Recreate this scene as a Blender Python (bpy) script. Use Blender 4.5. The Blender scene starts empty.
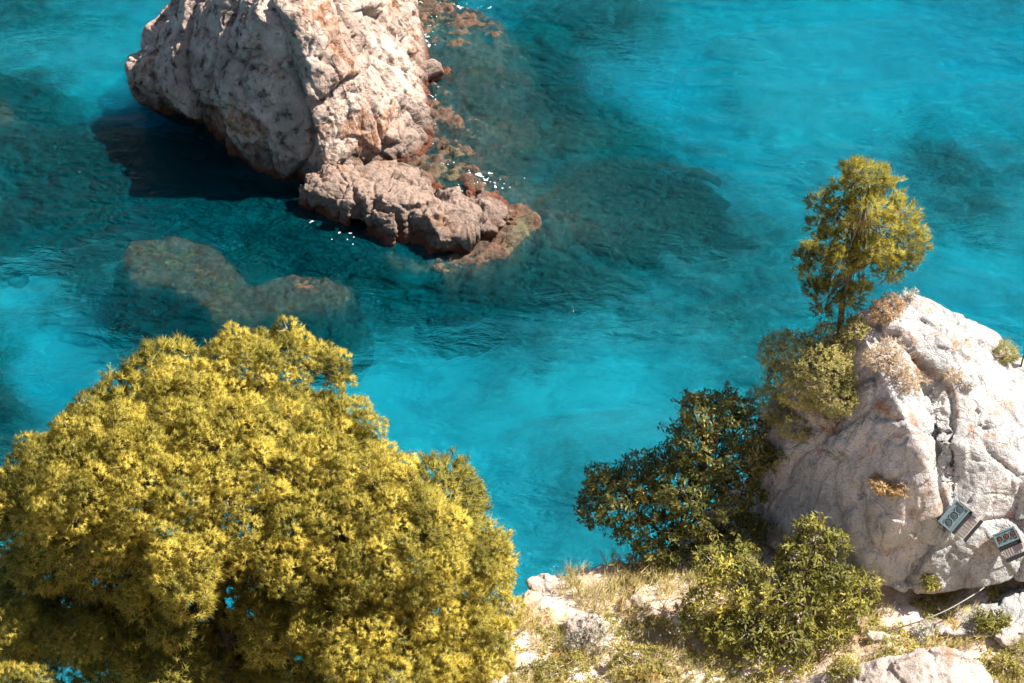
import bpy, bmesh, math, random
import numpy as np
from mathutils import Vector, Matrix
from mathutils.bvhtree import BVHTree

random.seed(7)
RNG = np.random.default_rng(11)
SC = bpy.context.scene
COL = SC.collection

# ------------------------------------------------------------------ camera
W_, H_ = 1024, 683
FOC = 512 / math.tan(math.radians(17.5))
PITCH = math.radians(38.0)
CAM = np.array([0.0, 0.0, 40.0])
cam_d = bpy.data.cameras.new("camera")
cam = bpy.data.objects.new("camera", cam_d)
COL.objects.link(cam)
cam.location = CAM
cam.rotation_euler = (math.radians(90) - PITCH, 0, 0)
cam_d.sensor_width = 36
cam_d.lens = 18 / math.tan(math.radians(17.5))
cam_d.clip_start = 0.5
cam_d.clip_end = 2000
SC.camera = cam

# ------------------------------------------------------------------ light
SUN_DIR = np.array([0.60, 0.10, 0.79]); SUN_DIR /= np.linalg.norm(SUN_DIR)
elev = math.asin(SUN_DIR[2]); azi = math.atan2(SUN_DIR[0], SUN_DIR[1])
world = bpy.data.worlds.new("World"); SC.world = world
world.use_nodes = True
wn = world.node_tree
sky = wn.nodes.new("ShaderNodeTexSky"); sky.sky_type = 'NISHITA'
sky.sun_disc = False
sky.sun_elevation = elev; sky.sun_rotation = azi
bg = wn.nodes["Background"]; bg.inputs[1].default_value = 0.055
wn.links.new(sky.outputs[0], bg.inputs[0])
sun_d = bpy.data.lights.new("sun", 'SUN'); sun_d.energy = 5.0
sun_d.angle = math.radians(0.5); sun_d.color = (1.0, 0.93, 0.84)
sun = bpy.data.objects.new("sun", sun_d); COL.objects.link(sun)
sun.rotation_euler = Vector(SUN_DIR).to_track_quat('Z', 'Y').to_euler()
sun.location = (30, 20, 80)
vs = SC.view_settings
vs.view_transform = 'Standard'; vs.look = 'None'; vs.gamma = 1
vs.use_curve_mapping = False
vs.exposure = 1.35
SC.render.engine = 'CYCLES'
SC.cycles.use_denoising = True
SC.cycles.max_bounces = 5
SC.cycles.diffuse_bounces = 3
SC.cycles.transparent_max_bounces = 8
SC.cycles.volume_bounces = 0
SC.cycles.adaptive_threshold = 0.02

# ------------------------------------------------------------------ pixel -> world
FW = np.array([0, math.cos(PITCH), -math.sin(PITCH)])
UP = np.array([0, math.sin(PITCH), math.cos(PITCH)])
RT = np.array([1.0, 0, 0])
def ray(px, py):
    d = FW + RT * ((px - 512) / FOC) + UP * ((341.5 - py) / FOC)
    return d
def Pz(px, py, z):
    d = ray(px, py); return CAM + d * ((z - CAM[2]) / d[2])
def Py(px, py, y):
    d = ray(px, py); return CAM + d * ((y - CAM[1]) / d[1])

# ------------------------------------------------------------------ numpy noise
_g = np.random.default_rng(3).normal(size=(256, 3)); _g /= np.linalg.norm(_g, axis=1)[:, None]
def _h(ix, iy, iz, seed):
    h = (ix.astype(np.int64) * 73856093) ^ (iy.astype(np.int64) * 19349663) ^ (iz.astype(np.int64) * 83492791) ^ (seed * 2654435761)
    h = (h ^ (h >> 13)) * 1274126177
    h = h & 0x7fffffff
    return (h ^ (h >> 16)) & 0x7fffffff
def perlin(P, seed=0):
    P = np.asarray(P, float); i = np.floor(P); f = P - i; i = i.astype(np.int64)
    u = f * f * f * (f * (f * 6 - 15) + 10)
    r = 0
    for dx in (0, 1):
        wx = u[:, 0] if dx else 1 - u[:, 0]
        for dy in (0, 1):
            wy = u[:, 1] if dy else 1 - u[:, 1]
            for dz in (0, 1):
                wz = u[:, 2] if dz else 1 - u[:, 2]
                g = _g[_h(i[:, 0] + dx, i[:, 1] + dy, i[:, 2] + dz, seed) & 255]
                d = g[:, 0] * (f[:, 0] - dx) + g[:, 1] * (f[:, 1] - dy) + g[:, 2] * (f[:, 2] - dz)
                r = r + wx * wy * wz * d
    return r * 1.6
def fbm(P, o=4, seed=0, gain=0.5):
    a, s, r = 1.0, 1.0, 0
    for k in range(o):
        r = r + a * perlin(P * s + 17.3 * k, seed + k); a *= gain; s *= 2.03
    return r
def ridged(P, o=3, seed=0):
    a, s, r = 1.0, 1.0, 0
    for k in range(o):
        r = r + a * (1 - 2 * np.abs(perlin(P * s + 9.1 * k, seed + k))); a *= 0.5; s *= 2.1
    return r
def voronoi(P, seed=0):
    i = np.floor(P).astype(np.int64); n = len(P)
    f1 = np.full(n, 9.0); f2 = np.full(n, 9.0); cid = np.zeros(n, np.int64); cen = np.zeros((n, 3))
    for dx in (-1, 0, 1):
        for dy in (-1, 0, 1):
            for dz in (-1, 0, 1):
                c = i + np.array([dx, dy, dz])
                h = _h(c[:, 0], c[:, 1], c[:, 2], seed)
                p = c + np.stack([(h & 1023) / 1023, ((h >> 10) & 1023) / 1023, ((h >> 20) & 1023) / 1023], 1)
                d = np.linalg.norm(P - p, axis=1)
                m = d < f1
                f2 = np.where(m, f1, np.minimum(f2, d))
                f1 = np.where(m, d, f1)
                cid = np.where(m, h, cid); cen[m] = p[m]
    return f1, f2, cid, cen
def rnd(cid, k):
    z = np.zeros_like(cid)
    return (_h(cid, z + k, z, 5) & 0xffff) / 65535.0
def sstep(a, b, x):
    t = np.clip((x - a) / (b - a), 0, 1); return t * t * (3 - 2 * t)

# ------------------------------------------------------------------ mesh + object helpers
def mesh_from(name, V, F, mat=None, smooth=True, attrs=None, normals=None):
    """V (n,3); F (m,3) or (m,4) int array"""
    V = np.asarray(V, np.float32); F = np.asarray(F, np.int32)
    me = bpy.data.meshes.new(name)
    k = F.shape[1]
    me.vertices.add(len(V)); me.vertices.foreach_set("co", V.ravel())
    me.loops.add(F.size); me.loops.foreach_set("vertex_index", F.ravel())
    me.polygons.add(len(F))
    me.polygons.foreach_set("loop_start", np.arange(0, F.size, k, dtype=np.int32))
    me.update(calc_edges=True)
    me.polygons.foreach_set("use_smooth", np.full(len(F), smooth, bool))
    for an, av in (attrs or {}).items():
        a = me.attributes.new(an, 'FLOAT', 'POINT'); a.data.foreach_set("value", np.asarray(av, np.float32))
    if mat: me.materials.append(mat)
    me.update()
    if normals is not None:
        me.polygons.foreach_set("use_smooth", np.full(len(F), True, bool))
        me.normals_split_custom_set_from_vertices(normals.tolist())
    return me
def link(name, me, parent=None, loc=(0, 0, 0)):
    o = bpy.data.objects.new(name, me); COL.objects.link(o)
    if parent is not None: o.parent = parent
    o.location = loc
    return o
def tag(o, label=None, cat=None, group=None, kind=None):
    if label: o["label"] = label
    if cat: o["category"] = cat
    if group: o["group"] = group
    if kind: o["kind"] = kind
    return o
def thing(name, label, cat, loc, group=None):
    o = bpy.data.objects.new(name, None); COL.objects.link(o)
    o.location = loc; o.empty_display_size = 0.2
    return tag(o, label, cat, group)
class MB:
    """collects tubes / arbitrary quads as one mesh"""
    def __init__(s): s.V = []; s.F = []; s.n = 0
    def add(s, V, F):
        V = np.asarray(V, float); s.V.append(V); s.F.append(np.asarray(F, int) + s.n); s.n += len(V)
    def tube(s, pts, radii, n=6):
        pts = np.asarray(pts, float); m = len(pts); radii = np.broadcast_to(radii, (m,))
        T = np.gradient(pts, axis=0); T /= np.linalg.norm(T, axis=1)[:, None] + 1e-9
        ref = np.where(np.abs(T[:, 2:3]) > 0.9, [[1.0, 0, 0]], [[0, 0, 1.0]])
        A = np.cross(T, ref); A /= np.linalg.norm(A, axis=1)[:, None] + 1e-9
        B = np.cross(T, A)
        a = np.arange(n) / n * 2 * math.pi
        V = pts[:, None, :] + radii[:, None, None] * (A[:, None, :] * np.cos(a)[None, :, None] + B[:, None, :] * np.sin(a)[None, :, None])
        V = V.reshape(-1, 3)
        F = []
        for i in range(m - 1):
            for j in range(n):
                F.append((i * n + j, i * n + (j + 1) % n, (i + 1) * n + (j + 1) % n, (i + 1) * n + j))
        c0 = len(V); V = np.vstack([V, pts[:1], pts[-1:]])
        for j in range(n):
            F.append((c0, (j + 1) % n, j, c0)); F.append((c0 + 1, (m - 1) * n + j, (m - 1) * n + (j + 1) % n, c0 + 1))
        F = [f for f in F]
        s.add(V, F)
    def mesh(s, name, mat, off=(0, 0, 0), smooth=True):
        V = np.vstack(s.V) - np.asarray(off)
        F = np.vstack(s.F)
        me = bpy.data.meshes.new(name)
        fs = [tuple(f) if f[0] != f[3] else tuple(f[:3]) for f in F.tolist()]
        me.from_pydata(V.tolist(), [], fs)
        me.polygons.foreach_set("use_smooth", np.full(len(fs), smooth, bool))
        me.materials.append(mat); me.update()
        return me

# ------------------------------------------------------------------ materials
def nmat(name):
    m = bpy.data.materials.new(name); m.use_nodes = True
    nt = m.node_tree; nt.nodes.clear()
    out = nt.nodes.new("ShaderNodeOutputMaterial")
    return m, nt, out
def N(nt, t, **kw):
    n = nt.nodes.new(t)
    for k, v in kw.items():
        if k in n.bl_rna.properties.keys(): setattr(n, k, v)
        else: n.inputs[k.replace("_", " ")].default_value = v
    return n
def noise(nt, co, scale, detail=5, rough=0.55, dist=0.0):
    n = nt.nodes.new("ShaderNodeTexNoise"); n.inputs["Scale"].default_value = scale
    n.inputs["Detail"].default_value = detail; n.inputs["Roughness"].default_value = rough
    n.inputs["Distortion"].default_value = dist
    nt.links.new(co, n.inputs["Vector"]); return n.outputs["Fac"]
def ramp(nt, fac, a, b, va=0.0, vb=1.0):
    n = nt.nodes.new("ShaderNodeMapRange"); n.interpolation_type = 'SMOOTHSTEP'
    n.inputs["From Min"].default_value = a; n.inputs["From Max"].default_value = b
    n.inputs["To Min"].default_value = va; n.inputs["To Max"].default_value = vb
    nt.links.new(fac, n.inputs["Value"]); return n.outputs["Result"]
def mixc(nt, fac, a, b):
    n = nt.nodes.new("ShaderNodeMix"); n.data_type = 'RGBA'
    for s, v in ((6, a), (7, b)):
        if isinstance(v, tuple): n.inputs[s].default_value = (*v, 1)
        else: nt.links.new(v, n.inputs[s])
    if isinstance(fac, float): n.inputs[0].default_value = fac
    else: nt.links.new(fac, n.inputs[0])
    return n.outputs[2]
def mathn(nt, op, a, b=None):
    n = nt.nodes.new("ShaderNodeMath"); n.operation = op
    for i, v in enumerate((a, b)):
        if v is None: continue
        if isinstance(v, (int, float)): n.inputs[i].default_value = v
        else: nt.links.new(v, n.inputs[i])
    return n.outputs[0]
def coords(nt, scale=(1, 1, 1)):
    g = nt.nodes.new("ShaderNodeNewGeometry")
    if scale == (1, 1, 1): return g.outputs["Position"], g
    v = nt.nodes.new("ShaderNodeVectorMath"); v.operation = 'MULTIPLY'
    nt.links.new(g.outputs["Position"], v.inputs[0]); v.inputs[1].default_value = scale
    return v.outputs[0], g
def bump(nt, h, strength, dist, nrm=None):
    b = nt.nodes.new("ShaderNodeBump"); b.inputs["Strength"].default_value = strength; b.inputs["Distance"].default_value = dist
    nt.links.new(h, b.inputs["Height"])
    if nrm: nt.links.new(nrm, b.inputs["Normal"])
    return b.outputs[0]

def rock_material(name, light, mid, dark, stain, k=1.0, stain_amt=(0.52, 0.66), waterline=False, rough=0.9, dark_amt=(0.60, 0.75), streak=0.0):
    """k = features per metre"""
    m, nt, out = nmat(name)
    co, g = coords(nt)
    n1 = noise(nt, co, 0.55 * k, 6, 0.6, 0.3)
    n2 = noise(nt, co, 2.2 * k, 8, 0.65, 0.2)
    n3 = noise(nt, co, 0.33 * k, 5, 0.6, 0.8)
    n4 = noise(nt, co, 9 * k, 6, 0.7)
    c = mixc(nt, ramp(nt, n1, 0.36, 0.62), light, mid)
    c = mixc(nt, ramp(nt, n2, 0.40, 0.66, 0, 0.6), c, mid)
    st = mathn(nt, 'MULTIPLY', ramp(nt, n3, *stain_amt), ramp(nt, n2, 0.32, 0.6))
    c = mixc(nt, st, c, stain)
    c = mixc(nt, ramp(nt, n2, *dark_amt), c, dark)
    c = mixc(nt, ramp(nt, n4, 0.60, 0.74, 0, 0.55), c, dark)
    if streak:
        cz, _ = coords(nt, (3.2, 3.2, 0.35)); ns = noise(nt, cz, 1.6, 6, 0.7, 0.4)
        c = mixc(nt, ramp(nt, ns, 0.50, 0.72, 0, streak), c, (0.20, 0.19, 0.185))
        np_ = noise(nt, co, 30, 4, 0.7)
        c = mixc(nt, ramp(nt, np_, 0.545, 0.70, 0, 0.65), c, (0.17, 0.16, 0.15))
        c = mixc(nt, ramp(nt, noise(nt, co, 1.1, 7, 0.7, 1.2), 0.54, 0.66, 0, 0.8), c, (0.42, 0.22, 0.12))
    if waterline:
        sep = nt.nodes.new("ShaderNodeSeparateXYZ"); nt.links.new(g.outputs["Position"], sep.inputs[0])
        zz = mathn(nt, 'ADD', sep.outputs[2], mathn(nt, 'MULTIPLY', mathn(nt, 'SUBTRACT', n2, 0.5), 1.6))
        damp_shade = ramp(nt, mathn(nt, 'ADD', sep.outputs[2], mathn(nt, 'MULTIPLY', mathn(nt, 'SUBTRACT', n1, 0.5), 5.0)), 0.3, 2.4, 0.75, 0)  # damp lower zone, with the wall's shade painted into the same colour
        c = mixc(nt, damp_shade, c, (0.105, 0.078, 0.062))
        wl = ramp(nt, zz, 0.15, 0.75, 1, 0)
        weed = mixc(nt, ramp(nt, n4, 0.35, 0.65), (0.20, 0.055, 0.025), (0.07, 0.035, 0.018))
        c = mixc(nt, wl, c, weed)
    v = nt.nodes.new("ShaderNodeTexVoronoi"); v.feature = 'DISTANCE_TO_EDGE'; v.inputs["Scale"].default_value = 1.7 * k
    wv = nt.nodes.new("ShaderNodeVectorMath"); wv.operation = 'ADD'
    nz = nt.nodes.new("ShaderNodeTexNoise"); nz.inputs["Scale"].default_value = 1.3 * k; nz.inputs["Detail"].default_value = 4
    nt.links.new(co, nz.inputs["Vector"]); nt.links.new(co, wv.inputs[0]); nt.links.new(nz.outputs["Color"], wv.inputs[1])
    nt.links.new(wv.outputs[0], v.inputs["Vector"])
    crack = ramp(nt, v.outputs["Distance"], 0.0, 0.06)
    h = mathn(nt, 'ADD', mathn(nt, 'MULTIPLY', n2, 1.0), mathn(nt, 'MULTIPLY', n4, 0.45))
    h = mathn(nt, 'ADD', h, mathn(nt, 'MULTIPLY', crack, 0.12))
    nr = bump(nt, h, 1.0, 0.24 / k)
    p = N(nt, "ShaderNodeBsdfPrincipled", Roughness=rough)
    p.inputs["Specular IOR Level"].default_value = 0.25
    nt.links.new(c, p.inputs["Base Color"]); nt.links.new(nr, p.inputs["Normal"])
    nt.links.new(p.outputs[0], out.inputs[0])
    return m

def leaf_material(name, c0, c1, c2=None, trans=0.35, rough=0.55, spec=0.3):
    """colour from the per-leaf 'tint' attribute (0..1)"""
    m, nt, out = nmat(name)
    a = N(nt, "ShaderNodeAttribute", attribute_name="tint")
    c = mixc(nt, a.outputs["Fac"], c0, c1)
    if c2: c = mixc(nt, ramp(nt, a.outputs["Fac"], 0.80, 0.97), c, c2)
    p = N(nt, "ShaderNodeBsdfPrincipled", Roughness=rough); p.inputs["Specular IOR Level"].default_value = spec
    t = N(nt, "ShaderNodeBsdfTranslucent")
    nt.links.new(c, p.inputs["Base Color"]); nt.links.new(c, t.inputs[0])
    mx = nt.nodes.new("ShaderNodeMixShader"); mx.inputs[0].default_value = trans
    nt.links.new(p.outputs[0], mx.inputs[1]); nt.links.new(t.outputs[0], mx.inputs[2])
    nt.links.new(mx.outputs[0], out.inputs[0])
    return m
def plain(name, col, rough=0.6, metal=0.0, var=0.25, scale=8.0, bmp=0.3, bd=0.01, spec=0.4):
    m, nt, out = nmat(name)
    co, g = coords(nt)
    n1 = noise(nt, co, scale, 5, 0.6)
    c = mixc(nt, ramp(nt, n1, 0.3, 0.7), tuple(x * (1 - var) for x in col), tuple(min(1, x * (1 + var)) for x in col))
    p = N(nt, "ShaderNodeBsdfPrincipled", Roughness=rough, Metallic=metal); p.inputs["Specular IOR Level"].default_value = spec
    nt.links.new(c, p.inputs["Base Color"]); nt.links.new(bump(nt, n1, bmp, bd), p.inputs["Normal"])
    nt.links.new(p.outputs[0], out.inputs[0])
    return m

M_ISLET = rock_material("islet_limestone", (0.68, 0.53, 0.44), (0.42, 0.31, 0.25), (0.075, 0.060, 0.052), (0.38, 0.18, 0.09), k=0.9, waterline=True, stain_amt=(0.52, 0.62), dark_amt=(0.50, 0.68))
M_OUTCROP = rock_material("outcrop_limestone", (0.52, 0.385, 0.305), (0.33, 0.235, 0.185), (0.10, 0.07, 0.05), (0.30, 0.15, 0.08), k=1.3, waterline=True, stain_amt=(0.5, 0.64))
M_BOULDER = rock_material("boulder_limestone", (0.66, 0.61, 0.575), (0.47, 0.475, 0.465), (0.20, 0.185, 0.175), (0.46, 0.235, 0.135), k=1.8, stain_amt=(0.54, 0.66), streak=0.85)
M_PALE = rock_material("pale_stone", (0.66, 0.575, 0.51), (0.50, 0.42, 0.365), (0.22, 0.18, 0.15), (0.46, 0.27, 0.17), k=3.5, stain_amt=(0.58, 0.7))

M_PINE = leaf_material("pine_needles", (0.14, 0.135, 0.026), (0.74, 0.595, 0.110), None, trans=0.40, spec=0.15)
M_PINE2 = leaf_material("pine_needles_young", (0.12, 0.115, 0.018), (0.46, 0.39, 0.06), None, trans=0.4, spec=0.15)
M_LEAFD = leaf_material("evergreen_leaves", (0.050, 0.058, 0.014), (0.15, 0.145, 0.030), (0.38, 0.30, 0.07), trans=0.28, rough=0.45, spec=0.25)
M_LEAFL = leaf_material("shrub_leaves", (0.080, 0.085, 0.018), (0.36, 0.33, 0.07), (0.60, 0.48, 0.09), trans=0.35, rough=0.5, spec=0.2)
M_SCRUB = leaf_material("scrub_leaves", (0.13, 0.13, 0.035), (0.52, 0.45, 0.14), (0.58, 0.42, 0.18), trans=0.3)
M_RUST = leaf_material("rusty_scrub", (0.26, 0.15, 0.07), (0.58, 0.37, 0.17), (0.62, 0.46, 0.20), trans=0.3)
M_DRY = leaf_material("dry_scrub", (0.30, 0.22, 0.13), (0.56, 0.43, 0.28), (0.52, 0.30, 0.13), trans=0.3)
M_SILVER = leaf_material("silver_leaves", (0.30, 0.29, 0.24), (0.62, 0.59, 0.50), None, trans=0.25)
M_GRASS = leaf_material("grass_blades", (0.20, 0.21, 0.045), (0.70, 0.54, 0.24), None, trans=0.35)
M_HERB = leaf_material("herb_leaves", (0.14, 0.14, 0.03), (0.52, 0.44, 0.11), (0.50, 0.27, 0.11), trans=0.35)
M_BARK = plain("pine_bark", (0.12, 0.085, 0.065), 0.9, scale=25, bmp=0.8, bd=0.02)
M_TWIG = plain("grey_twigs", (0.33, 0.26, 0.21), 0.9, scale=25)
M_DEADTWIG = plain("pale_dead_twigs", (0.55, 0.47, 0.40), 0.9, scale=25)

# ------------------------------------------------------------------ sea and sea bed
def in_poly_dist(X, Y, poly):
    """signed distance (+ inside) of points to a polygon"""
    poly = np.asarray(poly); n = len(poly)
    d2 = np.full(X.shape, 1e9); ins = np.zeros(X.shape, bool)
    for i in range(n):
        ax, ay = poly[i]; bx, by = poly[(i + 1) % n]
        ex, ey = bx - ax, by - ay
        t = np.clip(((X - ax) * ex + (Y - ay) * ey) / (ex * ex + ey * ey + 1e-12), 0, 1)
        d2 = np.minimum(d2, (X - ax - t * ex) ** 2 + (Y - ay - t * ey) ** 2)
        c = ((ay > Y) != (by > Y)) & (X < (bx - ax) * (Y - ay) / (by - ay + 1e-12) + ax)
        ins ^= c
    return np.where(ins, 1, -1) * np.sqrt(d2)
def grid_faces(nx, ny):
    i = np.arange(nx - 1)[None, :] + np.arange(ny - 1)[:, None] * nx
    return np.stack([i, i + 1, i + nx + 1, i + nx], -1).reshape(-1, 4)

BED = -4.0
# patches of sea grass and painted sea rock shadow (+), bare bright sand (-), given where they lie on the bed
BLOBS = [  # px, py, rx_px, ry_px, amount
    (30, 130, 70, 50, .8), (60, 180, 90, 38, .75), (200, 195, 140, 50, .9), (8, 385, 35, 60, .9), (15, 440, 60, 40, .9),  # wide blob left of the sea rock paints its shadow on the bed
    (230, 290, 125, 40, .95), (90, 300, 60, 22, .5), (420, 300, 160, 38, .9), (560, 260, 130, 45, .8), (330, 245, 120, 30, .8), (470, 225, 100, 45, .8),
    (600, 180, 130, 70, .9), (520, 90, 90, 70, .8), (60, 40, 110, 18, .5), (20, 10, 80, 16, .4), (520, 352, 60, 18, .38),
    (620, 60, 60, 28, .35), (720, 345, 110, 40, .42), (760, 270, 60, 50, .25), (980, 240, 80, 60, .25), (560, 480, 50, 40, .2), (590, 20, 80, 30, .3), (960, 175, 80, 22, .42), (960, 215, 90, 30, .25), (690, 420, 60, 30, .2),
    (660, 250, 90, 30, .35),
    (45, 262, 80, 34, -1.4), (75, 375, 65, 45, -1.3), (150, 330, 70, 22, -.6), (240, 275, 26, 18, -1.4), (130, 120, 30, 22, -.5), (430, 375, 90, 35, -.35), (450, 440, 90, 60, -.25),
    (880, 60, 180, 50, -.25), (730, 160, 120, 60, -.3), (600, 400, 80, 50, -.2), (660, 100, 70, 40, -.2), (1000, 290, 80, 30, -.15), (60, 80, 60, 20, -.3)]
xs = np.concatenate([np.linspace(-600, -48, 22)[:-1], np.arange(-48, 48.01, 0.33), np.linspace(48, 600, 22)[1:]])
ys = np.concatenate([np.linspace(-300, 24, 18)[:-1], np.arange(24, 102.01, 0.33), np.linspace(102, 900, 28)[1:]])
X, Y = np.meshgrid(xs, ys)
V2 = np.stack([X.ravel(), Y.ravel(), np.zeros(X.size)], 1)
wx = fbm(V2 / 7.0, 4, 21) ; wy = fbm(V2 / 7.0 + 50, 4, 22)
gx, gy = V2[:, 0] + 2.2 * wx, V2[:, 1] + 3.0 * wy
weed = 0.30 + 0.15 * fbm(V2 / np.array([9.0, 11.0, 1]), 6, 31, 0.6)
for px, py, rx, ry, a in BLOBS:
    c = Pz(px, py, BED); ex = abs(Pz(px + rx, py, BED)[0] - c[0]); ey = abs(Pz(px, py - ry, BED)[1] - Pz(px, py + ry, BED)[1]) / 2
    q = ((gx - c[0]) / ex) ** 2 + ((gy - c[1]) / ey) ** 2
    weed = weed + (0.85 if a > 0.5 else 1.0) * a * np.exp(-q * 1.1)
weed = np.clip(weed, 0, 1)  # sea grass cover, with the sea rock's shadow painted in
zb = BED + 0.9 * fbm(V2 / 11.0, 4, 41) + 1.9 * weed * (0.7 + 0.6 * fbm(V2 / 1.6, 3, 44)) - 0.0
m, nt, out = nmat("sea_bed_sand_weed_and_shadow")
a = N(nt, "ShaderNodeAttribute", attribute_name="weed")
co, g = coords(nt)
n2 = noise(nt, co, 1.5, 9, 0.75, 0.7); n3 = noise(nt, co, 0.35, 6, 0.65, 0.6)
wf = mathn(nt, 'ADD', a.outputs["Fac"], mathn(nt, 'MULTIPLY', mathn(nt, 'SUBTRACT', n2, 0.5), 1.5))
wf = mathn(nt, 'ADD', wf, mathn(nt, 'MULTIPLY', mathn(nt, 'SUBTRACT', n3, 0.5), 0.4))
c = mixc(nt, ramp(nt, wf, 0.05, 0.95), (0.62, 0.62, 0.60), (0.03, 0.038, 0.03))
p = N(nt, "ShaderNodeBsdfDiffuse"); nt.links.new(c, p.inputs[0]); nt.links.new(p.outputs[0], out.inputs[0])
link("sea_bed", mesh_from("sea_bed", np.stack([V2[:, 0], V2[:, 1], zb], 1), grid_faces(len(xs), len(ys)), m, True, {"weed": weed}))
tag(bpy.data.objects["sea_bed"], kind="structure")

# water: one closed body, rippled surface, absorbing inside
m, nt, out = nmat("sea_water")
co, g = coords(nt)
cs, _ = coords(nt, (1.0, 1.7, 1.0))
r1 = noise(nt, cs, 0.7, 3, 0.5, 1.0); r2 = noise(nt, cs, 2.1, 5, 0.6, 0.8); r3 = noise(nt, cs, 0.11, 3, 0.5, 1.0); r4 = noise(nt, cs, 0.16, 4, 0.6, 1.5); r5 = noise(nt, cs, 5.0, 3, 0.6, 0.5)
calm = ramp(nt, r3, 0.34, 0.64, 0.35, 1.3)
h = mathn(nt, 'ADD', mathn(nt, 'MULTIPLY', r1, 1.0), mathn(nt, 'MULTIPLY', r2, 0.50))
h = mathn(nt, 'ADD', h, mathn(nt, 'MULTIPLY', r5, 0.16))
h = mathn(nt, 'MULTIPLY', h, calm)
nr = bump(nt, h, 1.0, 0.34)
body = N(nt, "ShaderNodeBsdfDiffuse")
nt.links.new(mixc(nt, ramp(nt, r4, 0.36, 0.64), (0.0, 0.110, 0.145), (0.0, 0.150, 0.180)), body.inputs[0])
nb_ = bump(nt, h, 1.0, 2.5); nt.links.new(nb_, body.inputs["Normal"])
tr = N(nt, "ShaderNodeBsdfTransparent", Color=(0.93, 1.0, 1.0, 1))
gl = N(nt, "ShaderNodeBsdfGlossy", Color=(0.8, 0.95, 1, 1), Roughness=0.06); nt.links.new(nr, gl.inputs["Normal"])
rf = N(nt, "ShaderNodeBsdfRefraction", Color=(0.93, 1.0, 1.0, 1), Roughness=0.01, IOR=1.18)
nr2 = bump(nt, h, 1.0, 1.6); nt.links.new(nr2, rf.inputs["Normal"])
m0 = nt.nodes.new("ShaderNodeMixShader"); m0.inputs[0].default_value = 0.6
nt.links.new(tr.outputs[0], m0.inputs[1]); nt.links.new(rf.outputs[0], m0.inputs[2])
m1 = nt.nodes.new("ShaderNodeMixShader"); m1.inputs[0].default_value = 0.33
nt.links.new(m0.outputs[0], m1.inputs[1]); nt.links.new(body.outputs[0], m1.inputs[2])
fr = N(nt, "ShaderNodeFresnel", IOR=1.33); nt.links.new(nr, fr.inputs["Normal"])
m2 = nt.nodes.new("ShaderNodeMixShader"); nt.links.new(mathn(nt, 'MULTIPLY', fr.outputs[0], 0.11), m2.inputs[0])
nt.links.new(m1.outputs[0], m2.inputs[1]); nt.links.new(gl.outputs[0], m2.inputs[2])
nt.links.new(m2.outputs[0], out.inputs["Surface"])
va = N(nt, "ShaderNodeVolumeAbsorption", Color=(0.0, 0.82, 0.905, 1), Density=0.42)
nt.links.new(va.outputs[0], out.inputs["Volume"])
try: m.cycles.homogeneous_volume = True
except Exception: pass
bm = bmesh.new(); bmesh.ops.create_cube(bm, size=1.0)
for v in bm.verts: v.co = Vector((v.co.x * 1190, v.co.y * 1190 + 300, (v.co.z - 0.5) * 12.0))
me = bpy.data.meshes.new("sea"); bm.to_mesh(me); bm.free(); me.materials.append(m)
tag(link("sea", me), kind="structure")

# ------------------------------------------------------------------ rocks
def hull_mesh(chunks):
    bm = bmesh.new()
    for pts in chunks:
        b = bmesh.new()
        for p in pts: b.verts.new(Vector(p))
        r = bmesh.ops.convex_hull(b, input=b.verts)
        bmesh.ops.delete(b, geom=list({e for e in r["geom_interior"] if isinstance(e, bmesh.types.BMVert)}), context='VERTS')
        t = bpy.data.meshes.new("tmp"); b.to_mesh(t); b.free(); bm.from_mesh(t); bpy.data.meshes.remove(t)
    bmesh.ops.recalc_face_normals(bm, faces=bm.faces)
    me = bpy.data.meshes.new("hull"); bm.to_mesh(me); bm.free()
    return me
def remesh(me, voxel):
    o = bpy.data.objects.new("tmp_remesh", me); COL.objects.link(o)
    md = o.modifiers.new("r", 'REMESH'); md.mode = 'VOXEL'; md.voxel_size = voxel; md.adaptivity = 0
    dg = bpy.context.evaluated_depsgraph_get(); dg.update()
    ev = o.evaluated_get(dg); e = ev.to_mesh()
    V = np.zeros(len(e.vertices) * 3); e.vertices.foreach_get("co", V); V = V.reshape(-1, 3)
    Fq = [tuple(p.vertices) for p in e.polygons]
    ev.to_mesh_clear()
    bpy.data.objects.remove(o); bpy.data.meshes.remove(me)
    F = np.array([f if len(f) == 4 else (f[0], f[1], f[2], f[2]) for f in Fq], np.int32)
    return V, F
def vnormals(V, F):
    n = np.cross(V[F[:, 2]] - V[F[:, 0]], V[F[:, 3]] - V[F[:, 1]])
    r = np.zeros_like(V)
    for k in range(4): np.add.at(r, F[:, k], n)
    return r / (np.linalg.norm(r, axis=1)[:, None] + 1e-9)
def smooth(V, F, it=1, lam=0.5):
    E = np.vstack([F[:, [0, 1]], F[:, [1, 2]], F[:, [2, 3]], F[:, [3, 0]]])
    for _ in range(it):
        s = np.zeros_like(V); c = np.zeros(len(V))
        np.add.at(s, E[:, 0], V[E[:, 1]]); np.add.at(s, E[:, 1], V[E[:, 0]])
        np.add.at(c, E[:, 0], 1); np.add.at(c, E[:, 1], 1)
        V = V + lam * (s / np.maximum(c, 1)[:, None] - V)
    return V
def blocky(V, s, seed, warp=0.35):
    W = V / s
    W = W + warp * np.stack([perlin(W, seed + 1), perlin(W + 31, seed + 2), perlin(W + 57, seed + 3)], 1)
    f1, f2, cid, cen = voronoi(W, seed)
    t = np.stack([rnd(cid, 1), rnd(cid, 2), rnd(cid, 3)], 1) - 0.5
    off = ((W - cen) * t).sum(1) * 1.5 + (rnd(cid, 4) - 0.5) * 0.55
    crack = np.exp(-((f2 - f1) / 0.07) ** 2)
    return off, crack
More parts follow.
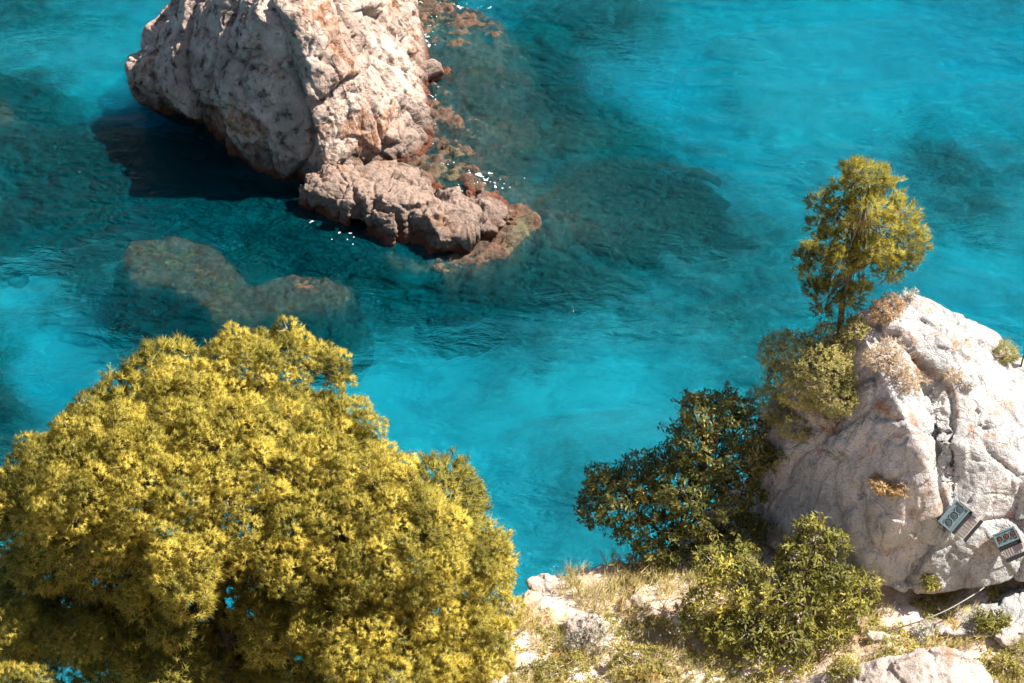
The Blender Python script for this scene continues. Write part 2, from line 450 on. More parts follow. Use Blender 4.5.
def make_rock_geo(chunks, voxel, s, amp, seed, pre=2, stretch=(1, 1, 1), fine=1.0):
    V, F = remesh(hull_mesh(chunks), voxel)
    V = smooth(V, F, pre)
    n = smooth(vnormals(V, F), F, 6); n /= np.linalg.norm(n, axis=1)[:, None] + 1e-9
    Q = V * np.asarray(stretch, float)
    o1, c1 = blocky(Q, s, seed); o2, c2 = blocky(Q, s * 0.40, seed + 10)
    o3, c3 = blocky(Q, s * 0.17, seed + 20); o4, c4 = blocky(Q, s * 0.07, seed + 30)
    d = amp * (1.25 * o1 + (0.4 + 0.6 * fine) * 0.52 * o2 + fine * (0.21 * o3 + 0.075 * o4 - 0.05 * c3) - 0.30 * c1 - 0.13 * c2 + 0.45 * fbm(V / (1.7 * s), 3, seed + 5) + 0.07 * ridged(V / (0.3 * s), 3, seed + 7))
    V = V + n * d[:, None]
    n2 = vnormals(V, F)
    V = smooth(V, F, 1, 0.18)
    V = V + n2 * (amp * (0.045 * fbm(V / (0.08 * s), 3, seed + 9)))[:, None]
    return V, F
def rock_object(name, V, F, mat, label, cat="rock", group=None, kind=None):
    base = np.array([V[:, 0].mean(), V[:, 1].mean(), V[:, 2].min()])
    tri = F[:, 2] == F[:, 3]
    me = bpy.data.meshes.new(name)
    if tri.any():
        me.from_pydata((V - base).tolist(), [], [tuple(f) if f[2] != f[3] else tuple(f[:3]) for f in F.tolist()])
        me.polygons.foreach_set("use_smooth", np.full(len(F), True, bool)); me.materials.append(mat)
    else:
        me = mesh_from(name, V - base, F, mat, True)
    o = link(name, me, None, base)
    return tag(o, label, cat, group, kind)

def PZ(*l): return [Pz(*t) for t in l]
def back(pts, dy, z=None):
    return [np.array([p[0], p[1] + dy, p[2] if z is None else z]) for p in pts]

# main sea rock
A = PZ((158, 108, -1.5), (200, 138, -1.5), (127, 67, 2.6), (129, 84, 1.9), (156, 33, 4.2), (182, 0, 6.0), (212, -28, 7.4), (262, -20, 8.9), (238, 40, 6.8), (220, 95, 3.9))
A += back(PZ((160, 80, 0), (250, -20, 8)), 7, -3) + back(PZ((215, -25, 6)), 5)
B = PZ((203, 138, -1.5), (246, 182, -1.5), (300, 208, -1.5), (335, 212, -1.5), (232, 60, 6.0), (275, 0, 9.1), (345, 70, 5.6), (354, 104, 4.0), (325, 160, 2.1), (225, 120, 3.0), (300, -40, 9.8))
B += PZ((390, 60, 3.0)) + back(PZ((300, -50, 8)), 4)
C_ = PZ((345, 70, 5.5), (354, 104, 3.9), (322, 162, 1.9), (385, 172, -0.6), (424, 170, -0.8), (447, 118, -0.8), (433, 60, -0.8), (420, 0, -0.6), (300, -55, 9.8), (385, -50, 5.0), (352, 0, 7.0), (300, 60, 4), (300, 200, -1.5))
D = PZ((262, -10, 8.4), (300, -45, 10), (340, -50, 9.2), (300, 30, 7.0), (345, 25, 6.6), (322, 62, 5.7), (262, 45, 6.2)) + back(PZ((300, -70, 9)), 3)
G = PZ((200, 95, 3.4), (215, 60, 5.2), (250, 75, 5.2), (262, 120, 3.2), (225, 130, 1.6)) + back(PZ((230, 90, 3)), 3)
V, F = make_rock_geo([A, B, C_, D, G], 0.065, 3.1, 0.68, 100, 1, (1, 1, 0.65), 0.65)
rock_object("sea_rock", V, F, M_ISLET, "tall pale limestone sea rock rising out of the turquoise water", "sea rock")
BV_ISLET = BVHTree.FromPolygons(V.tolist(), F.tolist())

# low outcrop at its foot
o1 = PZ((300, 214, -.6), (346, 236, -.6), (303, 170, 1.5), (338, 162, 1.8), (352, 185, 1.6), (350, 205, 1.2), (306, 190, 1.1))
o2 = PZ((338, 165, 1.7), (375, 166, 1.6), (425, 180, 1.5), (440, 200, 1.5), (395, 205, 1.6), (362, 196, 1.5), (380, 225, .4), (430, 172, -.5), (345, 215, -.5), (440, 235, -.5))
o3 = PZ((360, 238, -.6), (385, 254, -.6), (372, 210, 1.2), (395, 212, 1.3), (398, 236, .6))
o4 = PZ((425, 262, -.6), (470, 260, -.6), (425, 212, 1.5), (455, 195, 1.4), (488, 205, 1.2), (480, 235, .8), (440, 240, 1.0), (430, 180, -.5))
o5 = PZ((470, 258, -.6), (505, 246, -.6), (533, 221, -.6), (490, 196, .9), (512, 207, .7), (478, 215, 1.1), (465, 190, .3), (470, 180, -.5))
o6 = PZ((325, 175, 1.5), (380, 200, 1.4), (440, 222, 1.2), (500, 232, .6), (505, 208, .7), (440, 190, 1.3), (350, 218, .4), (420, 248, -.2), (490, 248, -.3), (400, 240, .0), (350, 170, 1.5))
V, F = make_rock_geo([o1, o2, o3, o4, o5, o6], 0.05, 1.5, 0.38, 200, 3, (1, 1, 1), 0.8)
rock_object("rock_outcrop", V, F, M_OUTCROP, "low jagged brown rock outcrop at the foot of the tall sea rock", "rock")

# weed-covered reefs just under the surface
def reef_material(name, a_, b_, c_, k=1.2, zone=(-1.2, -0.2, 0.6, 0.55)):
    m, nt, out = nmat(name)
    co, g = coords(nt)
    n1 = noise(nt, co, 0.7 * k, 6, 0.65, 0.5); n2 = noise(nt, co, 3.0 * k, 8, 0.7); n3 = noise(nt, co, 0.35 * k, 4, 0.6, 0.6)
    c = mixc(nt, ramp(nt, n1, 0.36, 0.6), a_, b_)
    c = mixc(nt, ramp(nt, n3, 0.50, 0.66), c, c_)
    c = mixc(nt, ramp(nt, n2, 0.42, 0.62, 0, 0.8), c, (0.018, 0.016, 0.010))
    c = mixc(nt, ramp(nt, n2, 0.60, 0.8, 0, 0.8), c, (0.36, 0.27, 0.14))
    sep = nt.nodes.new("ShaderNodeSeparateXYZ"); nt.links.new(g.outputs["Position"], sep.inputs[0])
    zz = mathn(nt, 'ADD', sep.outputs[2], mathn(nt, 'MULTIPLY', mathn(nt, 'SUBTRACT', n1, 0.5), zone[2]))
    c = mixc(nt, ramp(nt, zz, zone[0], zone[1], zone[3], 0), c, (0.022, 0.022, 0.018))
    p = N(nt, "ShaderNodeBsdfPrincipled", Roughness=0.85)
    nt.links.new(c, p.inputs["Base Color"]); nt.links.new(bump(nt, n2, 1.0, 0.25), p.inputs["Normal"])
    nt.links.new(p.outputs[0], out.inputs[0]); return m
def make_reef(name, polypx, tops, mat, label, seed, edge=1.6, rough=0.35, step=0.12, ref=-0.3, skirt=1.0):
    """polypx: outline; tops: list of (px,py,z) the crest height is interpolated from"""
    poly = np.array([Pz(x, y, ref)[:2] for x, y in polypx])
    x0, y0 = poly.min(0) - (2.2 + skirt) * edge; x1, y1 = poly.max(0) + (2.2 + skirt) * edge
    gx = np.arange(x0, x1, step); gy = np.arange(y0, y1, step)
    X, Y = np.meshgrid(gx, gy); P = np.stack([X.ravel(), Y.ravel(), np.zeros(X.size)], 1)
    wob = min(0.8, 0.7 * edge) * fbm(P / 1.8, 4, seed)
    d = in_poly_dist(P[:, 0], P[:, 1], poly) + wob
    tp = np.array([[*Pz(x, y, z)[:2], z] for x, y, z in tops])
    w = 1 / ((P[:, None, 0] - tp[None, :, 0]) ** 2 + (P[:, None, 1] - tp[None, :, 1]) ** 2 + 0.3) ** 1.3
    zt = (w * tp[None, :, 2]).sum(1) / w.sum(1)
    o1, c1 = blocky(P, 1.0, seed + 3)
    z = zt + rough * (0.8 * o1 - 0.4 * c1 + 0.8 * fbm(P / 0.6, 4, seed + 5) + 0.5 * fbm(P / 2.5, 3, seed + 8))
    t = sstep(-skirt * edge, edge * (0.45 if skirt == 1 else 0.2), d)
    z = -4.6 + (z + 4.6) * t ** 0.7
    V = np.stack([P[:, 0], P[:, 1], z], 1)
    F = grid_faces(len(gx), len(gy)); keep = (d[F] > -skirt * edge).any(1); F = F[keep]
    u = np.unique(F); mp = np.zeros(len(V), int); mp[u] = np.arange(len(u))
    return rock_object(name, V[u], mp[F], mat, label, "reef")
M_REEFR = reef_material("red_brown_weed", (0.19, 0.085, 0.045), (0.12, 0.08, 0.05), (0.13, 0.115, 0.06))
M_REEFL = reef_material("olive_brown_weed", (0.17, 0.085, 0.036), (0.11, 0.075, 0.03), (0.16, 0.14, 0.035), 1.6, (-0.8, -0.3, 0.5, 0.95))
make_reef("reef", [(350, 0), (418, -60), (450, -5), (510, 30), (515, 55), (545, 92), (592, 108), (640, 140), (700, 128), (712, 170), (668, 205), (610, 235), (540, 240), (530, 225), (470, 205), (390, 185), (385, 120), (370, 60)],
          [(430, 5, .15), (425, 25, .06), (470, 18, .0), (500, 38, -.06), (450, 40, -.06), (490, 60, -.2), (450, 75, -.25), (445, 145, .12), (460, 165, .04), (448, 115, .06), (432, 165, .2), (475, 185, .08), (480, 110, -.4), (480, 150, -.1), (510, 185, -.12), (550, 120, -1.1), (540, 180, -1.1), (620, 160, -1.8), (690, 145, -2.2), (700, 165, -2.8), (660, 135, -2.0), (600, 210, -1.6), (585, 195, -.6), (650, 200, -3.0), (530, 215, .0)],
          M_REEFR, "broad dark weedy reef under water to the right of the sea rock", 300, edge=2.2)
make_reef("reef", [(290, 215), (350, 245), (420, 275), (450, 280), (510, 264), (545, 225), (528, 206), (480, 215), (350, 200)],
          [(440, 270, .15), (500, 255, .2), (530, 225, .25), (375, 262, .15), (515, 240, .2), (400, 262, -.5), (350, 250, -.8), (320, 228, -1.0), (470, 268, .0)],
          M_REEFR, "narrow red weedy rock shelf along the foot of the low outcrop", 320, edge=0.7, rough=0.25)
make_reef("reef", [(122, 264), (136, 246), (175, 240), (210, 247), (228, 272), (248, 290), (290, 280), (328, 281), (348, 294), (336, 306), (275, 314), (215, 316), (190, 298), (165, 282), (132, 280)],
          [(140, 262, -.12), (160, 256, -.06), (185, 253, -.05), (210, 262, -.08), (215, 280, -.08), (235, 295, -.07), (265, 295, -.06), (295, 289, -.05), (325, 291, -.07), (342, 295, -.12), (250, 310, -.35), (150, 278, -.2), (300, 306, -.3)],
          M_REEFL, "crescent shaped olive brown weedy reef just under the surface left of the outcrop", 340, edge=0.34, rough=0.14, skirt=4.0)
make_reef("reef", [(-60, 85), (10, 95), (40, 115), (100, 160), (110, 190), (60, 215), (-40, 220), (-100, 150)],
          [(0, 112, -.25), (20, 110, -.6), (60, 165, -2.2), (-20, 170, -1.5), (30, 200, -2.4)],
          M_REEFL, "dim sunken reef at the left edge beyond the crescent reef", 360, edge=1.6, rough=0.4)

# ------------------------------------------------------------------ foam along the waterline (uncountable)
a0, a1 = Pz(300, 265, 0), Pz(560, -10, 0)
fx = np.arange(a0[0], a1[0] + 1, 0.045); fy = np.arange(a0[1], a1[1], 0.06)
X, Y = np.meshgrid(fx, fy); P = np.stack([X.ravel(), Y.ravel(), np.full(X.size, 0.02)], 1)
amt = np.zeros(len(P))
for px, py, sx, sy, k in ((480, 183, 34, 13, 1.0), (428, 14, 14, 16, 1.0), (424, 38, 9, 16, 1.1), (448, 165, 14, 12, .8), (350, 238, 16, 7, .7), (462, 6, 30, 6, .7), (420, 268, 40, 5, .45), (432, 110, 12, 50, .5), (535, 228, 16, 8, .5), (315, 222, 16, 7, .5)):
    c = Pz(px, py, 0); ex = abs(Pz(px + sx, py, 0)[0] - c[0]); ey = abs(Pz(px, py - sy, 0)[1] - c[1])
    amt = np.maximum(amt, k * np.exp(-(((P[:, 0] - c[0]) / ex) ** 2 + ((P[:, 1] - c[1]) / ey) ** 2)))
lace = 1 - 2.4 * np.abs(perlin(P / np.array([0.36, 0.5, 1]) + 0.8 * np.stack([perlin(P / 0.5, 5), perlin(P / 0.5 + 9, 6), 0 * P[:, 0]], 1), 9)) - 1.1 * np.abs(perlin(P / 0.15, 10))
on = (lace + 0.50 * amt > 0.83) & (amt > 0.08)
Fq = grid_faces(len(fx), len(fy)); Fq = Fq[on[Fq].all(1)]
u = np.unique(Fq); mp = np.zeros(len(P), int); mp[u] = np.arange(len(u))
M_FOAM = plain("foam", (0.58, 0.62, 0.62), 0.8, 0.0, 0.15, 10, 0.4, 0.02)
FP = P[u]; FP[:, 2] += 0.02 * fbm(FP / 0.3, 2, 12)
tag(link("foam", mesh_from("foam", FP, mp[Fq], M_FOAM, True)), kind="stuff")

# ------------------------------------------------------------------ cliff ledge (ground)
def ledge_edge(x):
    return np.interp(x, [-14, -8, -5, -2.5, -0.6, 0.2, 1.0, 1.8, 2.6, 3.6, 5, 9, 16], [6, 8.5, 11.5, 14.6, 16.8, 17.6, 17.95, 18.0, 18.5, 19.6, 21.6, 22.8, 24])
def ground_z(x, y, detail=True):
    P = np.stack([x, y, np.zeros_like(x)], 1)
    ye = ledge_edge(x) + 0.22 * fbm(P / 0.9, 4, 61)
    z = 21.55 + 0.42 * np.maximum(0, 15.2 - y) + 0.62 * np.maximum(0, 9.5 - y) + 0.06 * (x - 2) 
    z = z + 0.10 * fbm(P / 1.3, 4, 63)
    z = np.minimum(z, 38.0 - 0.35 * np.abs(x))
    if detail:
        o1, c1 = blocky(P, 0.55, 65); o2, c2 = blocky(P, 0.2, 68)
        z = z + 0.10 * o1 - 0.02 * c1 + 0.035 * o2
    over = y - ye
    drop = np.where(over > 0, 3.6 * over + 0.12 * np.minimum(over, 1), -0.0)
    lip = -0.10 * np.exp(-np.clip(-over, 0, None) / 0.25) * (over <= 0)
    z = z - drop + lip + np.where(over > 0, -0.10, 0) + np.where(over > 0, 0.5 * fbm(P / 2.0, 4, 71) * np.minimum(over, 1), 0)
    return np.maximum(z, -8.0)
gx = np.arange(-15, 17.01, 0.07); gy = np.concatenate([np.arange(-8, 12, 0.25), np.arange(12, 32.0, 0.07)])
X, Y = np.meshgrid(gx, gy)
Zg = ground_z(X.ravel(), Y.ravel())
GV = np.stack([X.ravel(), Y.ravel(), Zg], 1); GF = grid_faces(len(gx), len(gy))
m, nt, out = nmat("stony_ground")
co, g = coords(nt)
n1 = noise(nt, co, 0.9, 6, 0.65, 0.4); n2 = noise(nt, co, 4.5, 8, 0.7, 0.2); n3 = noise(nt, co, 22, 5, 0.7)
c = mixc(nt, ramp(nt, n1, 0.44, 0.66), (0.66, 0.55, 0.47), (0.46, 0.32, 0.22))
c = mixc(nt, ramp(nt, n2, 0.50, 0.70, 0, 0.6), c, (0.48, 0.26, 0.15))
c = mixc(nt, ramp(nt, n2, 0.33, 0.42, 0.7, 0), c, (0.70, 0.60, 0.52))
c = mixc(nt, ramp(nt, n3, 0.56, 0.75, 0, 0.6), c, (0.13, 0.095, 0.06))
p = N(nt, "ShaderNodeBsdfPrincipled", Roughness=0.95); p.inputs["Specular IOR Level"].default_value = 0.15
h = mathn(nt, 'ADD', n2, mathn(nt, 'MULTIPLY', n3, 0.4))
nt.links.new(c, p.inputs["Base Color"]); nt.links.new(bump(nt, h, 0.8, 0.06), p.inputs["Normal"]); nt.links.new(p.outputs[0], out.inputs[0])
tag(link("cliff_ground", mesh_from("cliff_ground", GV, GF, m, True)), kind="structure")
BV_GROUND = BVHTree.FromPolygons(GV.tolist(), GF.tolist())

# ------------------------------------------------------------------ big boulder
def PY(*l): return [Py(*t) for t in l]
b1 = PY((905, 288, 19.7), (850, 312, 19.4), (958, 314, 19.9), (793, 366, 19.5), (764, 424, 19.2), (757, 470, 18.8), (757, 545, 18.2), (896, 400, 17.95), (925, 465, 17.25), (860, 575, 16.95), (905, 590, 16.9), (930, 520, 17.1))
b1 += [np.array(t) for t in ((3.9, 20.5, 21.5), (6.8, 21.5, 21.5), (5.6, 20.8, 23.6), (4.4, 20.2, 22.8))]
b2 = PY((905, 288, 19.7), (958, 314, 19.9), (1008, 345, 20.0), (1080, 420, 19.6), (932, 405, 18.35), (945, 440, 17.85), (1024, 470, 17.6), (1090, 480, 17.9), (950, 520, 17.15), (1000, 545, 17.0), (930, 590, 16.85), (985, 588, 16.75), (1040, 575, 16.9), (1100, 565, 17.0))
b2 += [np.array(t) for t in ((6.8, 21.5, 21.5), (10.5, 21.0, 20.5), (8.4, 21.0, 22.6), (6.2, 21.0, 23.8))]
b3 = PY((896, 398, 17.95), (885, 430, 17.8), (925, 463, 17.25), (940, 505, 17.2), (918, 420, 18.2), (900, 340, 19.3), (930, 590, 16.9), (900, 585, 17.0), (950, 585, 16.9)) + [np.array((5.8, 19.4, 22.5))]
V, F = make_rock_geo([b1, b2, b3], 0.024, 1.25, 0.15, 400, 2, (1, 1, 0.75), 0.55)
# the gully that runs down between the crest and the right-hand face
gp = np.array(PY((925, 385, 18.6), (938, 420, 18.2), (945, 450, 17.85), (955, 485, 17.4)))
dmin = np.full(len(V), 9.0)
for i in range(len(gp) - 1):
    a_, e_ = gp[i], gp[i + 1] - gp[i]
    t = np.clip(((V - a_) @ e_) / (e_ @ e_), 0, 1)
    dmin = np.minimum(dmin, np.linalg.norm(V - a_ - t[:, None] * e_, axis=1))
nn = vnormals(V, F)
V = V - nn * (0.20 * np.exp(-(dmin / 0.13) ** 2))[:, None]
rock_object("boulder", V, F, M_BOULDER, "huge pale grey boulder on the cliff edge with a small pine on top", "boulder")
BV_BOULDER = BVHTree.FromPolygons(V.tolist(), F.tolist())
# ledge rock below the overhang
r1 = PY((925, 634, 16.2), (962, 612, 16.65), (1010, 594, 16.9), (1060, 585, 16.95), (1060, 640, 16.0), (1000, 634, 16.1), (1060, 600, 16.85)) + [np.array((6.5, 18.5, 21)), np.array((9.5, 18.5, 21)), np.array((9, 16.3, 21)), np.array((6.3, 16.5, 21))]
V, F = make_rock_geo([r1], 0.03, 0.6, 0.10, 450, 3)
rock_object("rock_slab", V, F, M_BOULDER, "shaded grey rock slab lying below the boulder's overhang", "rock")
BV_SLAB = BVHTree.FromPolygons(V.tolist(), F.tolist())
# foreground white boulder
r2 = PY((872, 683, 15.05), (900, 656, 15.25), (945, 646, 15.3), (985, 660, 15.15), (1005, 690, 14.85), (1000, 740, 14.3), (855, 740, 14.3), (900, 700, 14.7), (960, 690, 14.7)) + [np.array((3.4, 15.7, 21.2)), np.array((5.2, 15.7, 21.2)), np.array((5.2, 14, 21.2)), np.array((3.4, 14, 21.2))]
V, F = make_rock_geo([r2], 0.025, 0.6, 0.07, 470, 6)
rock_object("boulder", V, F, M_PALE, "smooth white boulder in the foreground below the hanging cable", "boulder")
BV_FRONT = BVHTree.FromPolygons(V.tolist(), F.tolist())

def hit(px, py, trees):
    d = Vector(ray(px, py)).normalized(); best = None
    for t in trees:
        r = t.ray_cast(Vector(CAM), d, 400)
        if r[0] is not None and (best is None or r[3] < best[1]): best = (r[0], r[3], r[1])
    if best is None: return None, None
    n = best[2]
    if n.dot(d) > 0: n = -n
    return np.array(best[0]), np.array(n)
def hit_near(px, py, trees, aim=(900, 470)):
    for k in range(40):
        c, n = hit(px, py, trees)
        if c is not None and c[2] > 15: return c, n
        px += (aim[0] - px) * 0.02; py += (aim[1] - py) * 0.02
    return None, None
LAND = [BV_GROUND, BV_BOULDER, BV_SLAB, BV_FRONT]

# smaller stones on the ledge
STONES = [(640, 600, 26, 14, "pale pink stone in the dry grass below the dark evergreen bush"), (590, 627, 34, 18, "broad flat pale stone in the middle of the stony ledge"),
          (543, 585, 22, 12, "pale stone at the lip of the ledge beside the big pine"), (480, 642, 12, 8, "small white stone at the right foot of the big pine"),
          (605, 663, 15, 10, "small pale stone among green herbs at the bottom of the ledge"), (880, 640, 16, 10, "pink stone in the shadow behind the white foreground boulder"), (1010, 630, 20, 15, "pale stone beside the yellow green plant right of the hanging cable"),
          (570, 568, 14, 8, "white stone on the outermost lip of the ledge"), (925, 632, 22, 9, "flat pink stone beside the silver plant under the overhang"), (515, 610, 16, 10, "cream stone between the big pine and the stony ledge")]
for k, (px, py, rx, ry, lab) in enumerate(STONES):
    c, n = hit(px, py, LAND)
    if c is None: print('MISS', lab); continue
    s = np.linalg.norm(c - CAM) / FOC
    r_ = np.array([rx * s, ry * s * 1.2, ry * s * 0.9])
    pts = []
    for q in range(16):
        v = np.random.default_rng(k * 50 + q).normal(size=3); v /= np.linalg.norm(v)
        pts.append(c + v * r_ * (0.8 + 0.3 * random.random()) + np.array([0, 0, -0.2 * r_[2]]))
    V, F = make_rock_geo([pts], 0.022, 0.3, 0.05, 500 + k * 3, 2)
    rock_object("stone", V, F, M_PALE, lab, "stone", "loose stones on the ledge")

# ------------------------------------------------------------------ foliage generators
def rand_unit(n, rng):
    v = rng.normal(size=(n, 3)); return v / np.linalg.norm(v, axis=1)[:, None]
def perp(A, rng):
    B = np.cross(A, rand_unit(len(A), rng)); return B / (np.linalg.norm(B, axis=1)[:, None] + 1e-9)
def needle_tufts(C, A, per, length, width, spread, rng, tint, big=None):
    """bundles of thin needles: C centres, A axes; one triangle per needle"""
    n = len(C); T = np.repeat(np.arange(n), per)
    D = A[T] + spread * rand_unit(n * per, rng); D /= np.linalg.norm(D, axis=1)[:, None]
    B = np.ones(n * per) if big is None else big[T]
    L = B * length * (0.65 + 0.6 * rng.random(n * per))
    S = perp(D, rng) * (B * width / 2)[:, None]
    b = C[T] + A[T] * ((rng.random(n * per) - 0.6) * B * length * 0.8)[:, None]
    tip = b + D * L[:, None] - np.array([0, 0, 1.0]) * (0.06 * L)[:, None]
    V = np.stack([b - S, b + S, tip + S * 0.25], 1).reshape(-1, 3)
    F = np.arange(len(V)).reshape(-1, 3)
    tt = np.clip(tint[T] + rng.normal(0, 0.13, n * per), 0, 1)
    return V, F, np.repeat(tt, 3), np.repeat(A[T] * 0.95 + 0.35 * D + 0.22 * rand_unit(n * per, rng), 3, axis=0)
def leaf_rosettes(C, A, per, length, width, spread, rng, tint, curl=0.25):
    """rosettes of pointed oval leaves folded along the midrib: 4 triangles each"""
    n = len(C); T = np.repeat(np.arange(n), per); k = n * per
    D = A[T] * (0.3 + 0.5 * rng.random(k))[:, None] + spread * rand_unit(k, rng); D /= np.linalg.norm(D, axis=1)[:, None]
    L = length * (0.6 + 0.65 * rng.random(k)); Wd = width * (0.7 + 0.5 * rng.random(k))
    up = A[T] - (A[T] * D).sum(1)[:, None] * D + 0.25 * rand_unit(k, rng)
    S = np.cross(D, up); S /= np.linalg.norm(S, axis=1)[:, None] + 1e-9
    Nn = np.cross(S, D)
    b = C[T] + rng.normal(0, 0.25 * length, (k, 3))
    mid = b + D * (0.5 * L)[:, None] - Nn * (0.10 * L)[:, None] * 0.5
    tip = b + D * L[:, None] - Nn * (curl * L)[:, None]
    l = mid + S * Wd[:, None] * 0.5 + Nn * (0.12 * Wd)[:, None]; r = mid - S * Wd[:, None] * 0.5 + Nn * (0.12 * Wd)[:, None]
    V = np.stack([b, l, tip, r, mid], 1).reshape(-1, 3)
    base = np.arange(k) * 5
    F = np.concatenate([np.stack([base, base + 1, base + 4], 1), np.stack([base + 1, base + 2, base + 4], 1), np.stack([base + 2, base + 3, base + 4], 1), np.stack([base + 3, base, base + 4], 1)])
    tt = np.clip(tint[T] + rng.normal(0, 0.15, k), 0, 1)
    Mn = np.repeat(0.55 * A[T] + 0.9 * Nn + 0.1 * rand_unit(k, rng), 5, axis=0)
    return V, F, np.repeat(tt, 5), Mn
def lump_points(lumps, dens, rng, cover=0.35, inner=0.12, keep=None, densf=None):
    """points over the outer surface of a set of ellipsoid lumps (centre, radii); returns C, A, lump index"""
    Cs, As, Is = [], [], []
    LC = np.array([np.asarray(l[0], float) for l in lumps]); LR = np.array([np.max(l[1]) for l in lumps])
    for i, (c, r) in enumerate(lumps):
        c = np.asarray(c, float); r = np.broadcast_to(np.asarray(r, float), (3,))
        area = 4 * math.pi * (r[0] * r[1] + r[1] * r[2] + r[0] * r[2]) / 3
        n = max(6, int(area * dens * (densf(r[0]) if densf else 1.0)))
        u = rand_unit(n, rng); u = u[(u[:, 2] > -0.9) & ((u[:, 2] > -0.45) | (rng.random(len(u)) < 0.5))]
        jitter = 1 + 0.10 * rng.normal(size=len(u)) + 0.22 * perlin(u * 2.1 + i * 7.7, 13)
        depth = np.where(rng.random(len(u)) < inner, 0.4 + 0.5 * rng.random(len(u)), 1.0)
        p = c + u * r * (jitter * depth)[:, None]
        nrm = u / r; nrm /= np.linalg.norm(nrm, axis=1)[:, None]
        ok = np.ones(len(p), bool)
        rm = r.max()
        for j in np.nonzero(np.linalg.norm(LC - c, axis=1) < LR + rm * 1.4)[0]:
            c2, r2 = lumps[j]
            if j == i: continue
            q = (((p - np.asarray(c2)) / np.asarray(r2)) ** 2).sum(1)
            ok &= q > (1 - cover)
        Cs.append(p[ok]); As.append(nrm[ok]); Is.append(np.full(ok.sum(), i))
    C = np.vstack(Cs); A = np.vstack(As); I = np.concatenate(Is)
    if keep is not None:
        k = keep(C); C, A, I = C[k], A[k], I[k]
    return C, A, I
def branch_path(a, b, rng, n=6, sag=0.0, wob=0.08):
    a = np.asarray(a, float); b = np.asarray(b, float); t = np.linspace(0, 1, n)[:, None]
    L = np.linalg.norm(b - a)
    p = a + (b - a) * t
    p[1:-1] += rng.normal(0, wob * L / 2, (n - 2, 3))
    for _ in range(2): p[1:-1] = 0.25 * p[:-2] + 0.5 * p[1:-1] + 0.25 * p[2:]
    p[:, 2] += sag * L * np.sin(t[:, 0] * math.pi)
    return p

def orient(V, F, nn_):
    g = np.cross(V[F[:, 1]] - V[F[:, 0]], V[F[:, 2]] - V[F[:, 0]])
    f = (g * nn_[F].mean(1)).sum(1) < 0
    F = F.copy(); F[f] = F[f][:, ::-1]
    return F
def add_twigs(C, A, I, lumps, V, F, t, nn_, twig_n, size, limb_r, rng):
    mi = np.zeros(len(F), np.int32)
    if not twig_n: return V, F, t, nn_, mi
    TV, TF, TN = [], [], []; k0 = len(V)
    for s in rng.choice(len(C), min(twig_n, len(C)), replace=False):
        c = np.asarray(lumps[I[s]][0])
        p = branch_path(c + (C[s] - c) * 0.1, C[s] + A[s] * size[0] * 0.2, rng, 4, 0.0, 0.12)
        rr = np.linspace(limb_r * 0.28, limb_r * 0.08, 4)
        d = p[-1] - p[0]; d /= np.linalg.norm(d) + 1e-9
        a_ = np.cross(d, rand_unit(1, rng)[0]); a_ /= np.linalg.norm(a_) + 1e-9; b_ = np.cross(d, a_)
        for q in range(4):
            for w in range(4):
                u = a_ * math.cos(w * math.pi / 2) + b_ * math.sin(w * math.pi / 2)
                TV.append(p[q] + u * rr[q]); TN.append(u)
        for q in range(3):
            for w in range(4):
                i0 = k0 + q * 4 + w; i1 = k0 + q * 4 + (w + 1) % 4
                TF.append((i0, i1, i1 + 4)); TF.append((i0, i1 + 4, i0 + 4))
        k0 += 16
    return (np.vstack([V, TV]), np.vstack([F, TF]), np.concatenate([t, np.full(len(TV), 0.5)]), np.vstack([nn_, TN]),
            np.concatenate([mi, np.ones(len(TF), np.int32)]))
